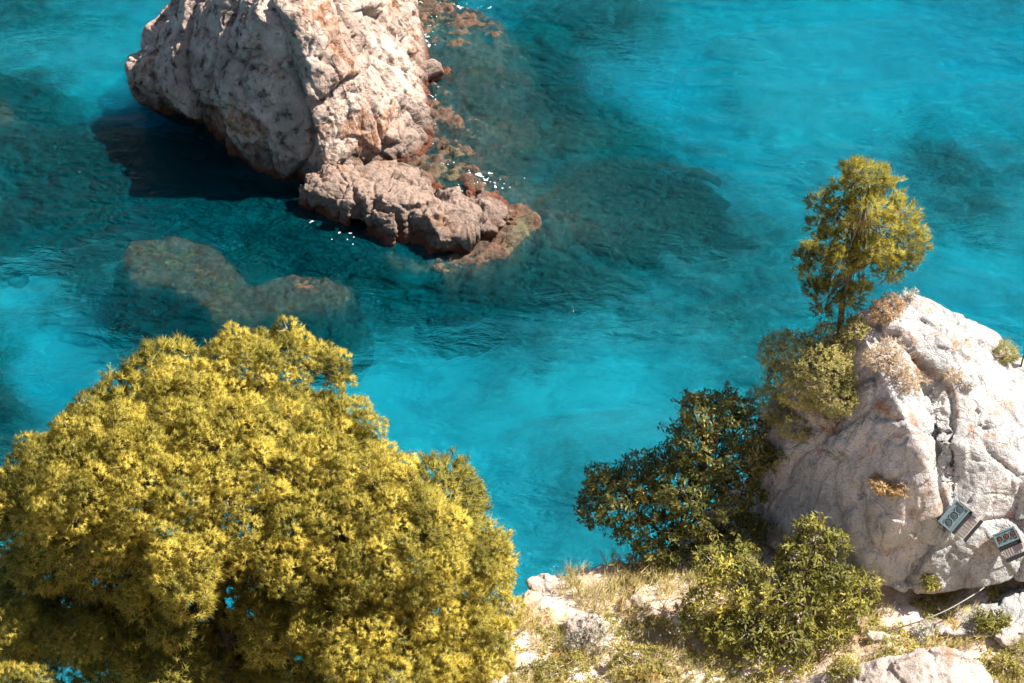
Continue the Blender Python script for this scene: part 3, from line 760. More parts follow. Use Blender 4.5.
def foliage_tree(name, label, cat, base, trunk_pts, trunk_r, lumps, kind, mats, dens, per, size, rng_seed, spread=0.9, tintf=None, cover=0.35,
                 inner=0.12, keep=None, twig_n=120, group=None, axis_up=0.5, limb_r=0.05, crown_name="crown", stem_name="trunk", bark=None, tint_amp=0.3, twig_mat=None, limb_to=None, densf=None):
    rng = np.random.default_rng(rng_seed)
    base = np.asarray(base, float)
    root = thing(name, label, cat, base, group)
    C, A, I = lump_points(lumps, dens, rng, cover, inner, keep, densf)
    A = A + axis_up * np.array([0, 0, 1.0]) + 0.35 * rand_unit(len(A), rng); A /= np.linalg.norm(A, axis=1)[:, None]
    lt = np.random.default_rng(rng_seed + 1).random(len(lumps))
    tint = 0.5 + tint_amp * (lt[I] - 0.5) * 1.6 + 0.35 * fbm(C / (size[0] * 6), 2, rng_seed + 2)
    if tintf is not None: tint = tint + tintf(C)
    tint = np.clip(tint, 0, 1)
    if kind == 'needle': V, F, t, nn_ = needle_tufts(C, A, per, size[0], size[1], spread, rng, tint, None if densf is None else np.where(np.array([np.max(l[1]) for l in lumps])[I] > 0.3, 1.8, 1.0))
    else: V, F, t, nn_ = leaf_rosettes(C, A, per, size[0], size[1], spread, rng, tint)
    V, F, t, nn_, mi = add_twigs(C, A, I, lumps, V, F, t, nn_, twig_n, size, limb_r, rng)
    F = orient(V, F, nn_)
    me = mesh_from(crown_name, V - base, F, mats[0], False, {"tint": t}, nn_)
    me.materials.append(twig_mat or M_TWIG); me.polygons.foreach_set("material_index", mi)
    link(crown_name, me, root)
    tb = MB(); tp = np.asarray(trunk_pts, float)
    tb.tube(tp, np.linspace(trunk_r, trunk_r * 0.35, len(tp)), 9)
    bb = MB()
    for i, (c, r) in enumerate(limb_to or lumps):
        k = rng.integers(max(1, len(tp) // 3), len(tp))
        p = branch_path(tp[k], c, rng, 7, 0.06)
        bb.tube(p, np.linspace(limb_r, limb_r * 0.3, len(p)), 6)
    link(stem_name, tb.mesh(stem_name, bark or M_BARK, base), root)
    link("limbs", bb.mesh("limbs", bark or M_BARK, base), root)
    return root

# ------------------------------------------------------------------ big pine, lower left
def crown_lumps(ells, n, rmin, rmax, seed, drop):
    rng = np.random.default_rng(seed); L = []
    for c, r, k in ells:
        c = np.asarray(c); r = np.asarray(r)
        got = 0; tries = 0
        while got < k and tries < 4000:
            tries += 1
            u = rand_unit(1, rng)[0]
            if u[2] < -0.25: continue
            p = c + u * r * (1 + 0.16 * float(perlin(np.array([u * 2.3 + seed]), 77)[0]) + 0.05 * rng.normal())
            if any((((p - np.asarray(c2)) / np.asarray(r2)) ** 2).sum() < 0.72 for c2, r2, _ in ells): continue
            if drop(p, rng): continue
            rr = rmin + (rmax - rmin) * rng.random()
            if any(np.linalg.norm(p - q[0]) < 0.60 * (rr + q[1][0]) for q in L): continue
            L.append((p, np.array([rr, rr, rr * 0.72]))); got += 1
    return L
def project(p):
    d = np.asarray(p) - CAM
    z = d @ FW
    return 512 + FOC * (d @ RT) / z, 341.5 - FOC * (d @ UP) / z
E1c = Py(200, 545, 18.0); E1r = np.array([3.25, 3.4, 2.65])
E2c = Py(385, 568, 17.2); E2r = np.array([1.6, 1.6, 1.75])
E3c = Py(430, 655, 16.2); E3r = np.array([1.1, 1.2, 1.0])
def drop_pine(p, rng):
    x, y = project(p)
    if x < 350 and y > 530 and rng.random() < 0.97: return True
    if x < 120 and y > 500 and rng.random() < 0.6: return True
    return False
def dome_point(px, py):
    """where the ray through a crown outline point meets the dome (or passes nearest to it)"""
    d = ray(px, py); best = None
    for c, r in ((E1c, E1r), (E2c, E2r), (E3c, E3r)):
        o = (CAM - c) / r; q = d / r
        b = o @ q; a = q @ q; disc = b * b - a * (o @ o - 1)
        t = (-b - math.sqrt(disc)) / a if disc > 0 else -b / a
        if disc > 0 and (best is None or t < best[0]): best = (t, True)
    if best is None:
        c, r = (E1c, E1r) if px < 360 else (E2c, E2r)
        o = (CAM - c) / r; q = d / r
        best = (-(o @ q) / (q @ q), False)
    return CAM + d * best[0]
BOUGHS = [(22, 505, 40), (52, 472, 42), (94, 434, 44), (142, 405, 42), (188, 380, 40), (234, 362, 36), (288, 353, 34), (328, 366, 28), (352, 425, 33), (303, 415, 42), (245, 418, 46), (185, 432, 48),
          (125, 462, 46), (75, 508, 44), (152, 496, 48), (212, 482, 46), (268, 468, 46), (322, 466, 42), (374, 447, 34), (398, 478, 32), (362, 512, 42), (304, 525, 40), (242, 538, 42), (184, 546, 36), (112, 536, 36), (418, 512, 36),
          (452, 540, 36), (474, 566, 34), (428, 566, 42), (390, 558, 40), (350, 566, 36), (486, 604, 30), (440, 614, 42), (394, 618, 42), (352, 628, 30), (470, 652, 38), (424, 672, 42), (378, 680, 36), (500, 572, 20), (300, 572, 26)]
rngb = np.random.default_rng(55)
pl = []; bough_c = []
for px, py, rp in BOUGHS:
    p = dome_point(px, py); sc_ = ((p - CAM) @ FW) / FOC; R = rp * sc_ * 0.96
    out_ = (p - E1c) / np.linalg.norm(p - E1c)
    p = p - out_ * (R * 0.35 + rngb.normal(0.0, 0.17)) + rngb.normal(0, 0.06, 3)
    bough_c.append((p, R))
    n = int(6 + 13 * (R / 0.6) ** 2); k = 0; mine = []
    for _ in range(400):
        if k >= n: break
        u = rand_unit(1, rngb)[0]
        if u[2] + 0.5 * (u @ out_) < -0.35: continue
        q = p + u * np.array([R, R, R * 0.72]) * (0.75 + 0.3 * rngb.random()); rr = 0.13 + 0.12 * rngb.random()
        if any(np.linalg.norm(q - m) < 0.66 * (rr + r2) for m, r2 in mine): continue
        mine.append((q, rr)); pl.append((q, np.array([rr, rr, rr * 0.8]))); k += 1
for px, py, y, r in ((70, 640, 16.2, .42), (0, 625, 16.2, .45), (186, 582, 15.6, .42), (150, 594, 16.0, .34), (15, 690, 15.0, .38), (55, 520, 17.6, .5), (10, 500, 18.2, .55), (110, 540, 17.5, .45), (380, 690, 14.8, .5), (325, 625, 15.6, .42), (345, 660, 15.2, .4)):
    c_ = Py(px, py, y); bough_c.append((c_, r))
    for _ in range(int(6 + 14 * (r / .5) ** 2)):
        u = rand_unit(1, rngb)[0]; u[2] = abs(u[2]) - .2; rr = 0.12 + 0.1 * rngb.random()
        pl.append((c_ + u * r * np.array([1, 1, .8]) * 0.8, np.array([rr, rr, rr * .8])))
def drop_fill(p, rng):
    x, y = project(p)
    return x < 340 and y > 545
fill = crown_lumps([(E1c - np.array([0, 0, .15]), E1r * 0.80, 100), (E2c, E2r * 0.72, 22), (E3c, E3r * 0.6, 8)], 0, 0.42, 0.62, 8, drop_fill)
for px, py, y, r in ((15, 600, 18.2, .6), (65, 610, 18.2, .5), (50, 665, 17.6, .55), (5, 680, 17.4, .5), (105, 670, 17.6, .5), (165, 675, 17.4, .5), (225, 665, 17.3, .55), (285, 655, 17.2, .6), (300, 610, 17.6, .6), (140, 605, 18.0, .5), (245, 600, 17.8, .55), (330, 680, 16.6, .5), (195, 625, 17.8, .5),
                     (40, 570, 18.6, .5), (110, 575, 18.4, .5), (180, 575, 18.3, .5), (260, 565, 18.1, .5), (85, 640, 18.4, .4), (330, 600, 17.2, .5), (150, 640, 18.2, .45), (255, 630, 17.9, .5), (20, 640, 18.6, .5), (320, 640, 17.2, .5)):
    fill.append((Py(px, py, y), np.array([r, r, r * 0.75])))
rf_ = np.random.default_rng(88)
for q in range(75):
    r = rf_.uniform(.34, .5)
    fill.append((Py(rf_.uniform(-10, 350), rf_.uniform(548, 700), rf_.uniform(17.0, 19.2)), np.array([r, r, r * 0.75])))
for q in range(16):
    r = rf_.uniform(.3, .4)
    fill.append((Py(rf_.uniform(140, 300), rf_.uniform(585, 690), rf_.uniform(15.7, 16.9)), np.array([r, r, r * 0.75])))
root_xy = np.array([-3.4, 15.0]); rz = float(ground_z(np.array([root_xy[0]]), np.array([root_xy[1]]), False)[0])
tb_ = np.array([root_xy[0], root_xy[1], rz - 0.3])
tpts = [tb_, tb_ + (E1c - tb_) * 0.3 + np.array([-.2, .1, .1]), tb_ + (E1c - tb_) * 0.6 + np.array([.1, 0, .1]), E1c + np.array([0, 0, -.2]), E1c + np.array([.2, .3, 1.0]), E1c + np.array([.1, .2, 1.9])]
foliage_tree("pine_tree", "large spreading yellow green pine filling the lower left corner", "tree", tb_, tpts, 0.24, pl + fill, 'needle', [M_PINE], 270, 24, (0.068, 0.0078), 1001,
             spread=0.95, cover=0.25, inner=0.10, twig_n=420, axis_up=0.5, limb_r=0.03, tint_amp=0.45, limb_to=[(p, None) for p, R in bough_c if project(p)[1] < 530] , densf=lambda r: 1.0 if r < 0.3 else 0.45)

# ------------------------------------------------------------------ little pine on the boulder
pb, _ = hit_near(843, 322, [BV_BOULDER])
if pb is None: pb = Py(845, 322, 19.6)
pb = np.asarray(pb) + np.array([-0.05, 0.12, -0.15]); yb = pb[1]
sl = []
for px, py, dy, r in ((868, 178, 0, .26), (848, 188, .1, .22), (838, 212, -.1, .25), (888, 190, .1, .24), (900, 212, -.1, .22), (866, 208, -.2, .28), (880, 228, .2, .25), (905, 245, .0, .24), (888, 252, -.1, .22),
                      (855, 240, .1, .26), (832, 240, .0, .20), (818, 262, .0, .19), (842, 262, -.2, .18), (872, 262, .1, .18), (812, 250, .2, .15), (826, 292, .1, .17), (850, 298, .0, .16), (812, 287, 0, .12), (900, 262, .1, .14), (806, 270, 0, .12), (838, 285, .1, .15), (822, 303, .0, .12), (862, 285, -.1, .13), (822, 202, .1, .17), (814, 226, 0, .15), (880, 176, .1, .17), (855, 172, -.1, .17), (912, 232, .1, .16), (905, 258, .0, .18), (918, 243, .1, .14), (890, 272, -.1, .16), (850, 256, .1, .2), (804, 258, .0, .15), (858, 292, .0, .15), (870, 250, -.2, .22), (845, 300, -.1, .14), (832, 275, .2, .17), (824, 312, 0, .11)):
    p = Py(px, py, yb + dy * 1.6); r *= 0.92 + 0.4 * random.random(); sl.append((p, np.array([r, r, r * 0.68])))
tp2 = [pb, Py(843, 300, yb), Py(850, 275, yb - .02), Py(853, 250, yb), Py(862, 222, yb + .03), Py(868, 195, yb)]
foliage_tree("pine_tree", "small sparse pine growing on top of the huge boulder", "tree", pb, tp2, 0.05, sl, 'needle', [M_PINE2], 190, 20, (0.095, 0.009), 1011,
             spread=0.8, cover=0.25, inner=0.3, twig_n=340, axis_up=0.55, limb_r=0.012, tint_amp=0.5)

# ------------------------------------------------------------------ shrubs
def lumps_px(l):
    return [(Py(px, py, y), np.array([r, r, r * 0.85])) for px, py, y, r in l]
dark = lumps_px([(612, 500, 18.5, .46), (640, 478, 18.7, .42), (600, 480, 18.6, .25), (640, 520, 18.3, .45), (672, 470, 18.6, .38), (690, 440, 18.7, .36), (700, 412, 18.8, .28), (725, 408, 18.9, .34), (742, 430, 18.9, .34), (690, 405, 18.7, .18),
                 (715, 460, 18.6, .42), (735, 490, 18.5, .42), (700, 510, 18.2, .46), (660, 540, 18.0, .40), (715, 550, 18.0, .40), (745, 530, 18.1, .35), (680, 492, 18.2, .35), (688, 500, 18.0, .2), (755, 455, 18.7, .3), (590, 512, 18.4, .2)])
db, _ = hit(668, 585, [BV_GROUND]); db = Py(680, 575, 18.2) + np.array([0, 0, -0.5]) if db is None else db
db = np.array([db[0], db[1] + 0.25, db[2] - 0.15])
foliage_tree("evergreen_bush", "dark glossy evergreen bush between the ledge and the huge boulder", "bush", db, [db, Py(675, 545, 18.3), Py(690, 500, 18.4), Py(705, 450, 18.7), Py(718, 420, 18.8)], 0.07, dark, 'leaf', [M_LEAFD], 105, 11, (0.088, 0.031), 1021,
             spread=0.9, cover=0.3, inner=0.35, twig_n=120, limb_r=0.03, crown_name="foliage", stem_name="stem")
lite = lumps_px([(715, 565, 16.75, .30), (745, 560, 16.8, .30), (730, 590, 16.5, .36), (705, 600, 16.5, .28), (765, 590, 16.5, .36), (800, 560, 16.8, .36), (825, 575, 16.7, .36), (795, 600, 16.4, .40), (840, 605, 16.5, .36), (862, 590, 16.6, .26), (815, 540, 16.9, .24), (835, 545, 16.9, .22),
                 (750, 630, 16.1, .36), (790, 640, 16.0, .38), (830, 635, 16.1, .30), (720, 630, 16.1, .26), (760, 655, 15.8, .26), (860, 615, 16.3, .2), (800, 525, 17.0, .12), (815, 520, 17.0, .10), (690, 618, 16.3, .2)])
lb, _ = hit(785, 668, [BV_GROUND]); lb = lb + np.array([0, 0.35, -0.1])
foliage_tree("leafy_shrub", "broad sunlit light green shrub in front of the huge boulder", "shrub", lb, [lb, lb + np.array([0, 0, .3]), Py(780, 620, 16.3), Py(785, 590, 16.5)], 0.05, lite, 'leaf', [M_LEAFL], 84, 10, (0.095, 0.030), 1031,
             spread=0.9, cover=0.25, inner=0.3, twig_n=160, limb_r=0.022, crown_name="foliage", stem_name="stem", twig_mat=M_DEADTWIG)

def shrub(name, label, cat, px, py, rpx, mat, dens, per, size, seed, n=7, kind='leaf', up=0.5, trees=None, flat=0.7, twig=None, twig_n=30, spread=1.0, group=None, lift=0.55, sp=0.7):
    rng = np.random.default_rng(seed)
    c, nrm = hit_near(px, py + rpx * 0.35, trees or LAND)
    if c is None: print("MISS", label); return
    s = np.linalg.norm(c - CAM) / FOC; R = rpx * s
    lum = []
    for k in range(n):
        a = rng.random() * 6.28; q = math.sqrt(rng.random()) * sp
        r = R * (0.24 + 0.28 * rng.random())
        off = np.array([math.cos(a) * q * R, math.sin(a) * q * R * 0.8, 0])
        off = off - nrm * (off @ nrm)
        lum.append((c + off + nrm * r * lift * 0.6 + np.array([0, 0, lift * r]), np.array([r, r, r * flat])))
    return foliage_tree(name, label, cat, c - nrm * 0.03, [c - nrm * 0.05, c + nrm * R * 0.2, c + nrm * R * 0.4 + np.array([0, 0, .1 * R])], 0.018, lum, kind, [mat], dens * 2.0, per, size, seed + 1, spread=spread, cover=0.2, inner=0.35,
                        twig_n=twig_n, limb_r=0.012, axis_up=up, crown_name="foliage", stem_name="stem", twig_mat=twig, bark=M_TWIG, group=group)

shrub("scrub_bush", "thick olive scrub on the boulder's left shoulder below the little pine", "shrub", 812, 372, 46, M_SCRUB, 210, 12, (0.040, 0.013), 2001, n=40, lift=0.75, sp=1.1, twig_n=140)
shrub("scrub_bush", "olive scrub hanging down the boulder's left edge above its foot", "shrub", 783, 410, 32, M_SCRUB, 210, 12, (0.040, 0.013), 2003, n=16, lift=0.7, sp=1.0)
shrub("scrub_bush", "pale olive scrub between the little pine's foot and the thick olive scrub", "shrub", 836, 345, 26, M_SCRUB, 210, 12, (0.038, 0.012), 2051, n=14, lift=0.8, sp=1.0)
shrub("scrub_bush", "sparse olive scrub low on the boulder's left edge above the dark evergreen bush", "shrub", 772, 452, 20, M_SCRUB, 140, 9, (0.05, 0.017), 2053, n=8)
shrub("scrub_bush", "yellowish scrub at the foot of the little pine", "shrub", 856, 322, 22, M_SCRUB, 150, 9, (0.05, 0.016), 2005, n=8)
shrub("rusty_bush", "rusty orange scrub on the very top of the huge boulder", "shrub", 884, 308, 24, M_RUST, 150, 9, (0.05, 0.014), 2007, n=10, twig_n=80)
shrub("dry_bush", "pinkish dry scrub on the boulder's upper face under the rusty scrub", "shrub", 885, 355, 26, M_DRY, 130, 9, (0.05, 0.013), 2009, n=10, twig_n=120, twig=M_DEADTWIG, flat=0.5)
shrub("dry_bush", "dry scrub on the crest of the boulder left of the gully", "shrub", 905, 378, 24, M_DRY, 120, 9, (0.05, 0.013), 2011, n=9, twig_n=120, twig=M_DEADTWIG, flat=0.5)
shrub("dry_bush", "small dry tuft in the middle of the boulder's sunlit white face", "shrub", 952, 372, 15, M_DRY, 150, 8, (0.05, 0.012), 2013, n=6, twig_n=50, twig=M_DEADTWIG, flat=0.5)
shrub("rusty_bush", "round rusty orange bush on the boulder's shaded left face", "shrub", 887, 482, 19, M_RUST, 170, 9, (0.055, 0.016), 2015, n=9, twig_n=60)
shrub("silver_plant", "silver grey plant on the boulder's left shoulder beside the olive scrub", "plant", 828, 415, 14, M_SILVER, 170, 8, (0.05, 0.012), 2017, n=6, twig_n=20)
shrub("silver_plant", "tiny silver sprig low on the boulder's shaded left face", "plant", 842, 452, 6, M_SILVER, 300, 8, (0.04, 0.010), 2019, n=3, twig_n=6)
shrub("silver_plant", "tiny silver sprig left of the round rusty bush", "plant", 812, 462, 6, M_SILVER, 300, 8, (0.04, 0.010), 2021, n=3, twig_n=6)
shrub("silver_plant", "white twiggy plant sticking up at the boulder's highest point", "plant", 909, 296, 9, M_SILVER, 240, 8, (0.05, 0.010), 2023, n=4, twig_n=30, twig=M_DEADTWIG, lift=1.1)
shrub("silver_plant", "grey green plant in the hollow of the dry scrub near the gully", "plant", 965, 385, 10, M_SILVER, 200, 8, (0.045, 0.012), 2025, n=4)
shrub("grass_clump", "yellow grass clump on the boulder's right hand skyline", "grass", 1003, 352, 17, M_SCRUB, 240, 10, (0.10, 0.008), 2027, n=7, kind='needle', spread=0.6)
shrub("silver_plant", "silver plant under the boulder's overhang below the cable", "plant", 921, 632, 14, M_SILVER, 260, 9, (0.05, 0.015), 2029, n=6)
shrub("sprout", "bright yellow green sprout hanging under the boulder's overhang", "plant", 932, 580, 11, M_LEAFL, 240, 9, (0.06, 0.02), 2031, n=5)
shrub("sprout", "yellow green leafy plant on the slab right of the cable", "plant", 992, 622, 17, M_LEAFL, 200, 9, (0.06, 0.02), 2033, n=7)
shrub("silver_plant", "grey green bush at the bottom edge beside the big pine", "plant", 350, 668, 18, M_SILVER, 200, 9, (0.06, 0.018), 2035, n=7)
shrub("silver_plant", "wide pale silver plant in the middle of the ledge", "plant", 590, 632, 26, M_SILVER, 150, 9, (0.07, 0.012), 2037, n=9, flat=0.45, kind='needle', spread=0.8)
shrub("herb_bush", "low green bush on the lower ledge left of the leafy shrub", "plant", 640, 655, 30, M_HERB, 130, 9, (0.05, 0.018), 2039, n=9, flat=0.5)
shrub("herb_bush", "low reddish green bush at the bottom of the ledge", "plant", 560, 668, 26, M_HERB, 130, 9, (0.045, 0.016), 2041, n=9, flat=0.5)
shrub("rusty_bush", "small rusty shrub in the dry grass below the dark evergreen bush", "shrub", 628, 600, 13, M_RUST, 200, 9, (0.05, 0.012), 2043, n=5, flat=0.6)
shrub("herb_bush", "green tuft right of the white foreground boulder", "plant", 1008, 668, 20, M_HERB, 160, 9, (0.05, 0.018), 2045, n=7, flat=0.6)
shrub("herb_bush", "yellowish herb at the foot of the leafy shrub beside the white boulder", "plant", 845, 668, 22, M_HERB, 150, 9, (0.05, 0.018), 2047, n=7, flat=0.5)

# ------------------------------------------------------------------ grass on the ledge (uncountable)
def scatter_grass(name, n, region, length, seed, tint0, dens_seed, thr, spread=0.5, width=0.007, mat=M_GRASS, kind_tint=0.5):
    rng = np.random.default_rng(seed)
    x0, x1, y0, y1 = region
    xy = np.stack([rng.uniform(x0, x1, n), rng.uniform(y0, y1, n)], 1)
    P = np.stack([xy[:, 0], xy[:, 1], np.zeros(n)], 1)
    d = fbm(P / 0.7, 4, dens_seed)
    ok = (d > thr) & (xy[:, 1] < ledge_edge(xy[:, 0]) - 0.02)
    P = P[ok]; P[:, 2] = ground_z(P[:, 0], P[:, 1]) - 0.01
    A = np.tile([[0, 0, 1.0]], (len(P), 1)) + 0.45 * rand_unit(len(P), rng); A /= np.linalg.norm(A, axis=1)[:, None]
    tint = np.clip(tint0 + kind_tint * fbm(P / 0.9, 3, seed + 3), 0, 1)
    V, F, t, nn_ = needle_tufts(P + A * length * 0.4, A, 7, length, width, spread, rng, tint)
    tag(link(name, mesh_from(name, V, orient(V, F, nn_), mat, False, {"tint": t}, nn_)), kind="stuff")
scatter_grass("dry_grass", 22000, (-0.8, 13.0, 13.0, 18.2), 0.16, 3001, 0.62, 901, -0.02)
scatter_grass("tall_grass", 700, (0.9, 3.4, 16.9, 18.3), 0.28, 3003, 0.6, 903, 0.0, 0.4, 0.010)
rng = np.random.default_rng(3010)
n = 26000
P = np.stack([rng.uniform(-0.8, 13.0, n), rng.uniform(13.2, 17.6, n), np.zeros(n)], 1)
ok = (fbm(P / 0.6, 4, 911) + 0.38 * (16.5 - P[:, 1]) > 0.02); P = P[ok]; P[:, 2] = ground_z(P[:, 0], P[:, 1]) + 0.03
A = np.tile([[0, 0, 1.0]], (len(P), 1))
V, F, t, nn_ = leaf_rosettes(P, A, 7, 0.055, 0.02, 1.0, rng, np.clip(0.5 + 0.5 * fbm(P / 0.5, 3, 913), 0, 1))
tag(link("ground_herbs", mesh_from("ground_herbs", V, orient(V, F, nn_), M_HERB, False, {"tint": t}, nn_)), kind="stuff")

rng = np.random.default_rng(4000)
n = 5200
P = np.stack([rng.uniform(-0.8, 8.0, n), rng.uniform(13.8, 18.0, n), np.zeros(n)], 1)
ok = (P[:, 1] < ledge_edge(P[:, 0]) - 0.03) & (fbm(P / 0.8, 3, 951) > -0.25); P = P[ok]; n = len(P); P[:, 2] = ground_z(P[:, 0], P[:, 1])
sz = 0.010 + 0.035 * rng.random(n) ** 3
oc = np.array([[1, 0, 0], [-1, 0, 0], [0, 1, 0], [0, -1, 0], [0, 0, .7], [0, 0, -.7]], float)
of = np.array([[0, 2, 4], [2, 1, 4], [1, 3, 4], [3, 0, 4], [2, 0, 5], [1, 2, 5], [3, 1, 5], [0, 3, 5]])
ang = rng.random(n) * 6.283
O = oc[None] * (0.65 + 0.7 * rng.random((n, 6, 1)))
ca, sa = np.cos(ang)[:, None], np.sin(ang)[:, None]
O = np.stack([O[..., 0] * ca - O[..., 1] * sa, O[..., 0] * sa + O[..., 1] * ca, O[..., 2]], -1) * sz[:, None, None]
V = (P[:, None, :] + O).reshape(-1, 3); F = (of[None] + 6 * np.arange(n)[:, None, None]).reshape(-1, 3)
tag(link("gravel", mesh_from("gravel", V, F, M_PALE, False)), kind="stuff")

# ------------------------------------------------------------------ floodlights on the boulder
M_HOUSING = plain("blue_grey_metal", (0.13, 0.19, 0.20), 0.45, 0.0, 0.15, 30, 0.1, 0.002)
M_PLATE = plain("pale_metal", (0.40, 0.36, 0.33), 0.5, 0.0, 0.2, 30, 0.1, 0.002)
M_BLACK = plain("black_rubber", (0.02, 0.02, 0.022), 0.55, 0.0, 0.2, 30, 0.1, 0.002)
M_LENSG = plain("dark_lens", (0.055, 0.075, 0.085), 0.12, 0.0, 0.1, 30, 0.0, 0.001, spec=0.6)
M_LENSB = plain("brown_lens", (0.09, 0.04, 0.028), 0.2, 0.0, 0.3, 30, 0.0, 0.001, spec=0.6)
M_CABLE = plain("grey_cable", (0.22, 0.21, 0.20), 0.6, 0.0, 0.15, 10, 0.1, 0.003)
def bevel_box(c, s, bev=0.01):
    b = bmesh.new(); bmesh.ops.create_cube(b, size=1.0)
    for v in b.verts: v.co = Vector((v.co.x * s[0] + c[0], v.co.y * s[1] + c[1], v.co.z * s[2] + c[2]))
    if bev: bmesh.ops.bevel(b, geom=list(b.edges), offset=bev, segments=2, affect='EDGES', profile=0.7)
    return b
def lathe_disc(cx, cy, prof, n=28):
    """revolved profile [(radius, z)] about the local z axis through (cx, cy)"""
    b = bmesh.new(); rings = []
    for r, z in prof:
        rings.append([b.verts.new((cx + r * math.cos(2 * math.pi * k / n), cy + r * math.sin(2 * math.pi * k / n), z)) for k in range(n)] if r > 1e-6 else [b.verts.new((cx, cy, z))])
    for a_, c_ in zip(rings, rings[1:]):
        for k in range(n):
            if len(a_) == 1: b.faces.new((a_[0], c_[k], c_[(k + 1) % n]))
            elif len(c_) == 1: b.faces.new((a_[k], a_[(k + 1) % n], c_[0]))
            else: b.faces.new((a_[k], a_[(k + 1) % n], c_[(k + 1) % n], c_[k]))
    bmesh.ops.recalc_face_normals(b, faces=b.faces)
    return b
def put(name, b, mat, parent, sm=False):
    me = bpy.data.meshes.new(name); b.to_mesh(me); b.free(); me.materials.append(mat)
    if sm: me.polygons.foreach_set("use_smooth", np.full(len(me.polygons), True, bool))
    return link(name, me, parent)
def join(*bs):
    r = bmesh.new()
    for b in bs:
        t = bpy.data.meshes.new("t"); b.to_mesh(t); b.free(); r.from_mesh(t); bpy.data.meshes.remove(t)
    return r
def floodlight(label, px, py, udir, size, lens_mat, tilt):
    """local frame: x along the row of lamps, y across it (away from the gear tray), z out of the glass"""
    p, nrm = hit(px, py, [BV_BOULDER])
    t = -Vector(ray(px, py)).normalized()
    u = (Vector(RT) * udir[0] - Vector(UP) * udir[1]).normalized(); 
    z = (t + Vector(tilt)).normalized(); u = (u - z * u.dot(z)).normalized(); v = z.cross(u)
    root = thing("floodlight", label, "floodlight", (0, 0, 0), "floodlights fixed to the boulder")
    L, Wd = size
    o = Vector(p) + t * 0.20
    root.matrix_world = Matrix(((u.x, v.x, z.x, o.x), (u.y, v.y, z.y, o.y), (u.z, v.z, z.z, o.z), (0, 0, 0, 1)))
    put("housing", bevel_box((0, 0, -0.07), (L, Wd, 0.14), 0.014), M_HOUSING, root)
    put("front_frame", join(bevel_box((0, Wd / 2 - .012, .008), (L, .024, .016), .004), bevel_box((0, -Wd / 2 + .012, .008), (L, .024, .016), .004),
                            bevel_box((L / 2 - .012, 0, .008), (.024, Wd - .05, .016), .004), bevel_box((-L / 2 + .012, 0, .008), (.024, Wd - .05, .016), .004)), M_HOUSING, root)
    r = min(Wd * 0.33, L * 0.145)
    for k in (-1, 0, 1):
        lens = put("lens", lathe_disc(k * L * 0.30, 0.0, [(0, .012), (r * .6, .010), (r * .95, .004), (r * .95, .001)]), lens_mat, root, True)
        put("rim", lathe_disc(k * L * 0.30, 0.0, [(r * .95, .002), (r * .97, .014), (r * 1.08, .014), (r * 1.12, .002)]), M_HOUSING, lens, True)
    put("gasket", bevel_box((0, -Wd / 2 - .022, -.05), (L * 1.0, .04, .10), .006), M_BLACK, root)
    tray = put("gear_tray", bevel_box((0.01, -Wd / 2 - .115, -.075), (L * .86, .14, .07), .008), M_PLATE, root)
    put("cooling_fin", join(*[bevel_box((-L * .34 + q * L * .115, -Wd / 2 - .115, -.034), (.012, .12, .014), 0) for q in range(7)]), M_PLATE, tray)
    put("edge_bar", bevel_box((0.01, -Wd / 2 - .21, -.07), (L * .95, .045, .07), .006), M_BLACK, root)
    put("top_plate", bevel_box((L / 2 + .016, -.09, -.06), (.022, Wd * 1.35, .16), .004), M_PLATE, root)
    put("bracket", join(bevel_box((L * .42, -.02, -.22), (.03, .05, .22), .004), bevel_box((-L * .42, -.02, -.22), (.03, .05, .22), .004), bevel_box((0, -.02, -.33), (L * .9, .07, .03), .004)), M_BLACK, root)
    return root
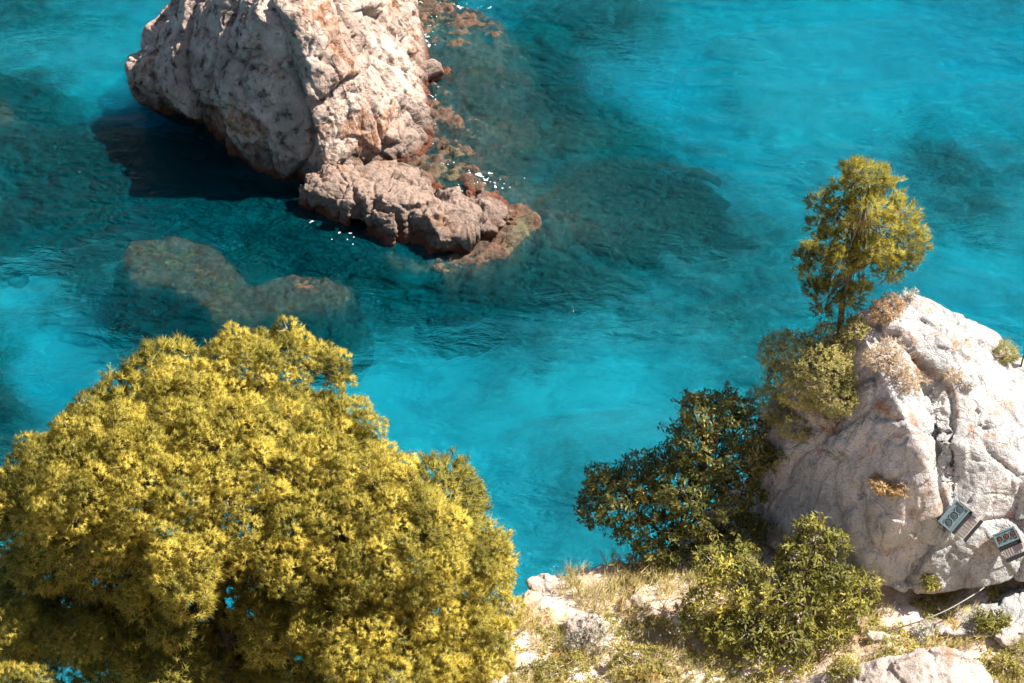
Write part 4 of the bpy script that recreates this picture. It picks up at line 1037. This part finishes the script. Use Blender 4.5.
floodlight("blue grey triple floodlight with dark lenses, the one fully in view on the boulder", 954, 516, (20, -23), (0.415, 0.25), M_LENSG, (-0.1, 0, 0.15))
floodlight("triple floodlight with reddish brown lenses, cut by the right edge of the photo", 1006, 537, (20, -7), (0.335, 0.205), M_LENSB, (-0.25, 0, 0.3))

# cables
cb = MB()
cpts = [Py(x, y, yy) for x, y, yy in ((990, 580, 16.95), (982, 589, 16.72), (965, 600, 16.45), (945, 611, 16.25), (920, 621, 16.15), (895, 629, 16.2), (870, 634, 16.35), (850, 632, 16.5))]
from mathutils.geometry import interpolate_bezier
dense = []
for i in range(len(cpts) - 1):
    p0 = cpts[max(i - 1, 0)]; p1 = cpts[i]; p2 = cpts[i + 1]; p3 = cpts[min(i + 2, len(cpts) - 1)]
    for t in np.linspace(0, 1, 6)[:-1]:
        dense.append(0.5 * ((2 * p1) + (-p0 + p2) * t + (2 * p0 - 5 * p1 + 4 * p2 - p3) * t * t + (-p0 + 3 * p1 - 3 * p2 + p3) * t ** 3))
cb.tube(dense + [cpts[-1]], 0.010, 8)
tag(link("cable", cb.mesh("cable", M_CABLE, cpts[0]), None, cpts[0]), "thin grey cable sagging from the boulder's overhang to the leafy shrub", "cable")
cb = MB(); a_, _ = hit(1016, 552, [BV_BOULDER]); 
kp = [Py(1014, 546, a_[1] - .12), Py(1013, 556, a_[1] - .10), Py(1009, 566, a_[1] - .04), Py(1006, 573, a_[1] - .02)]
cb.tube(kp, 0.009, 6)
tag(link("cable", cb.mesh("cable", M_BLACK, kp[0]), None, kp[0]), "short black lead hanging below the floodlight with brown lenses", "cable")

# thin dark post on the skyline at the far right
pp, _ = hit(1021, 366, [BV_BOULDER])
if pp is None: pp = Py(1021, 366, 19.9)
pm = MB(); pm.tube([pp + np.array([0, 0, -.15]), pp + np.array([0, 0, .12]), pp + np.array([0.01, 0, .27])], [0.014, 0.014, 0.012], 8)
tag(link("iron_stake", pm.mesh("iron_stake", M_BLACK, pp), None, pp), "thin dark iron stake on the boulder at the right edge", "stake")
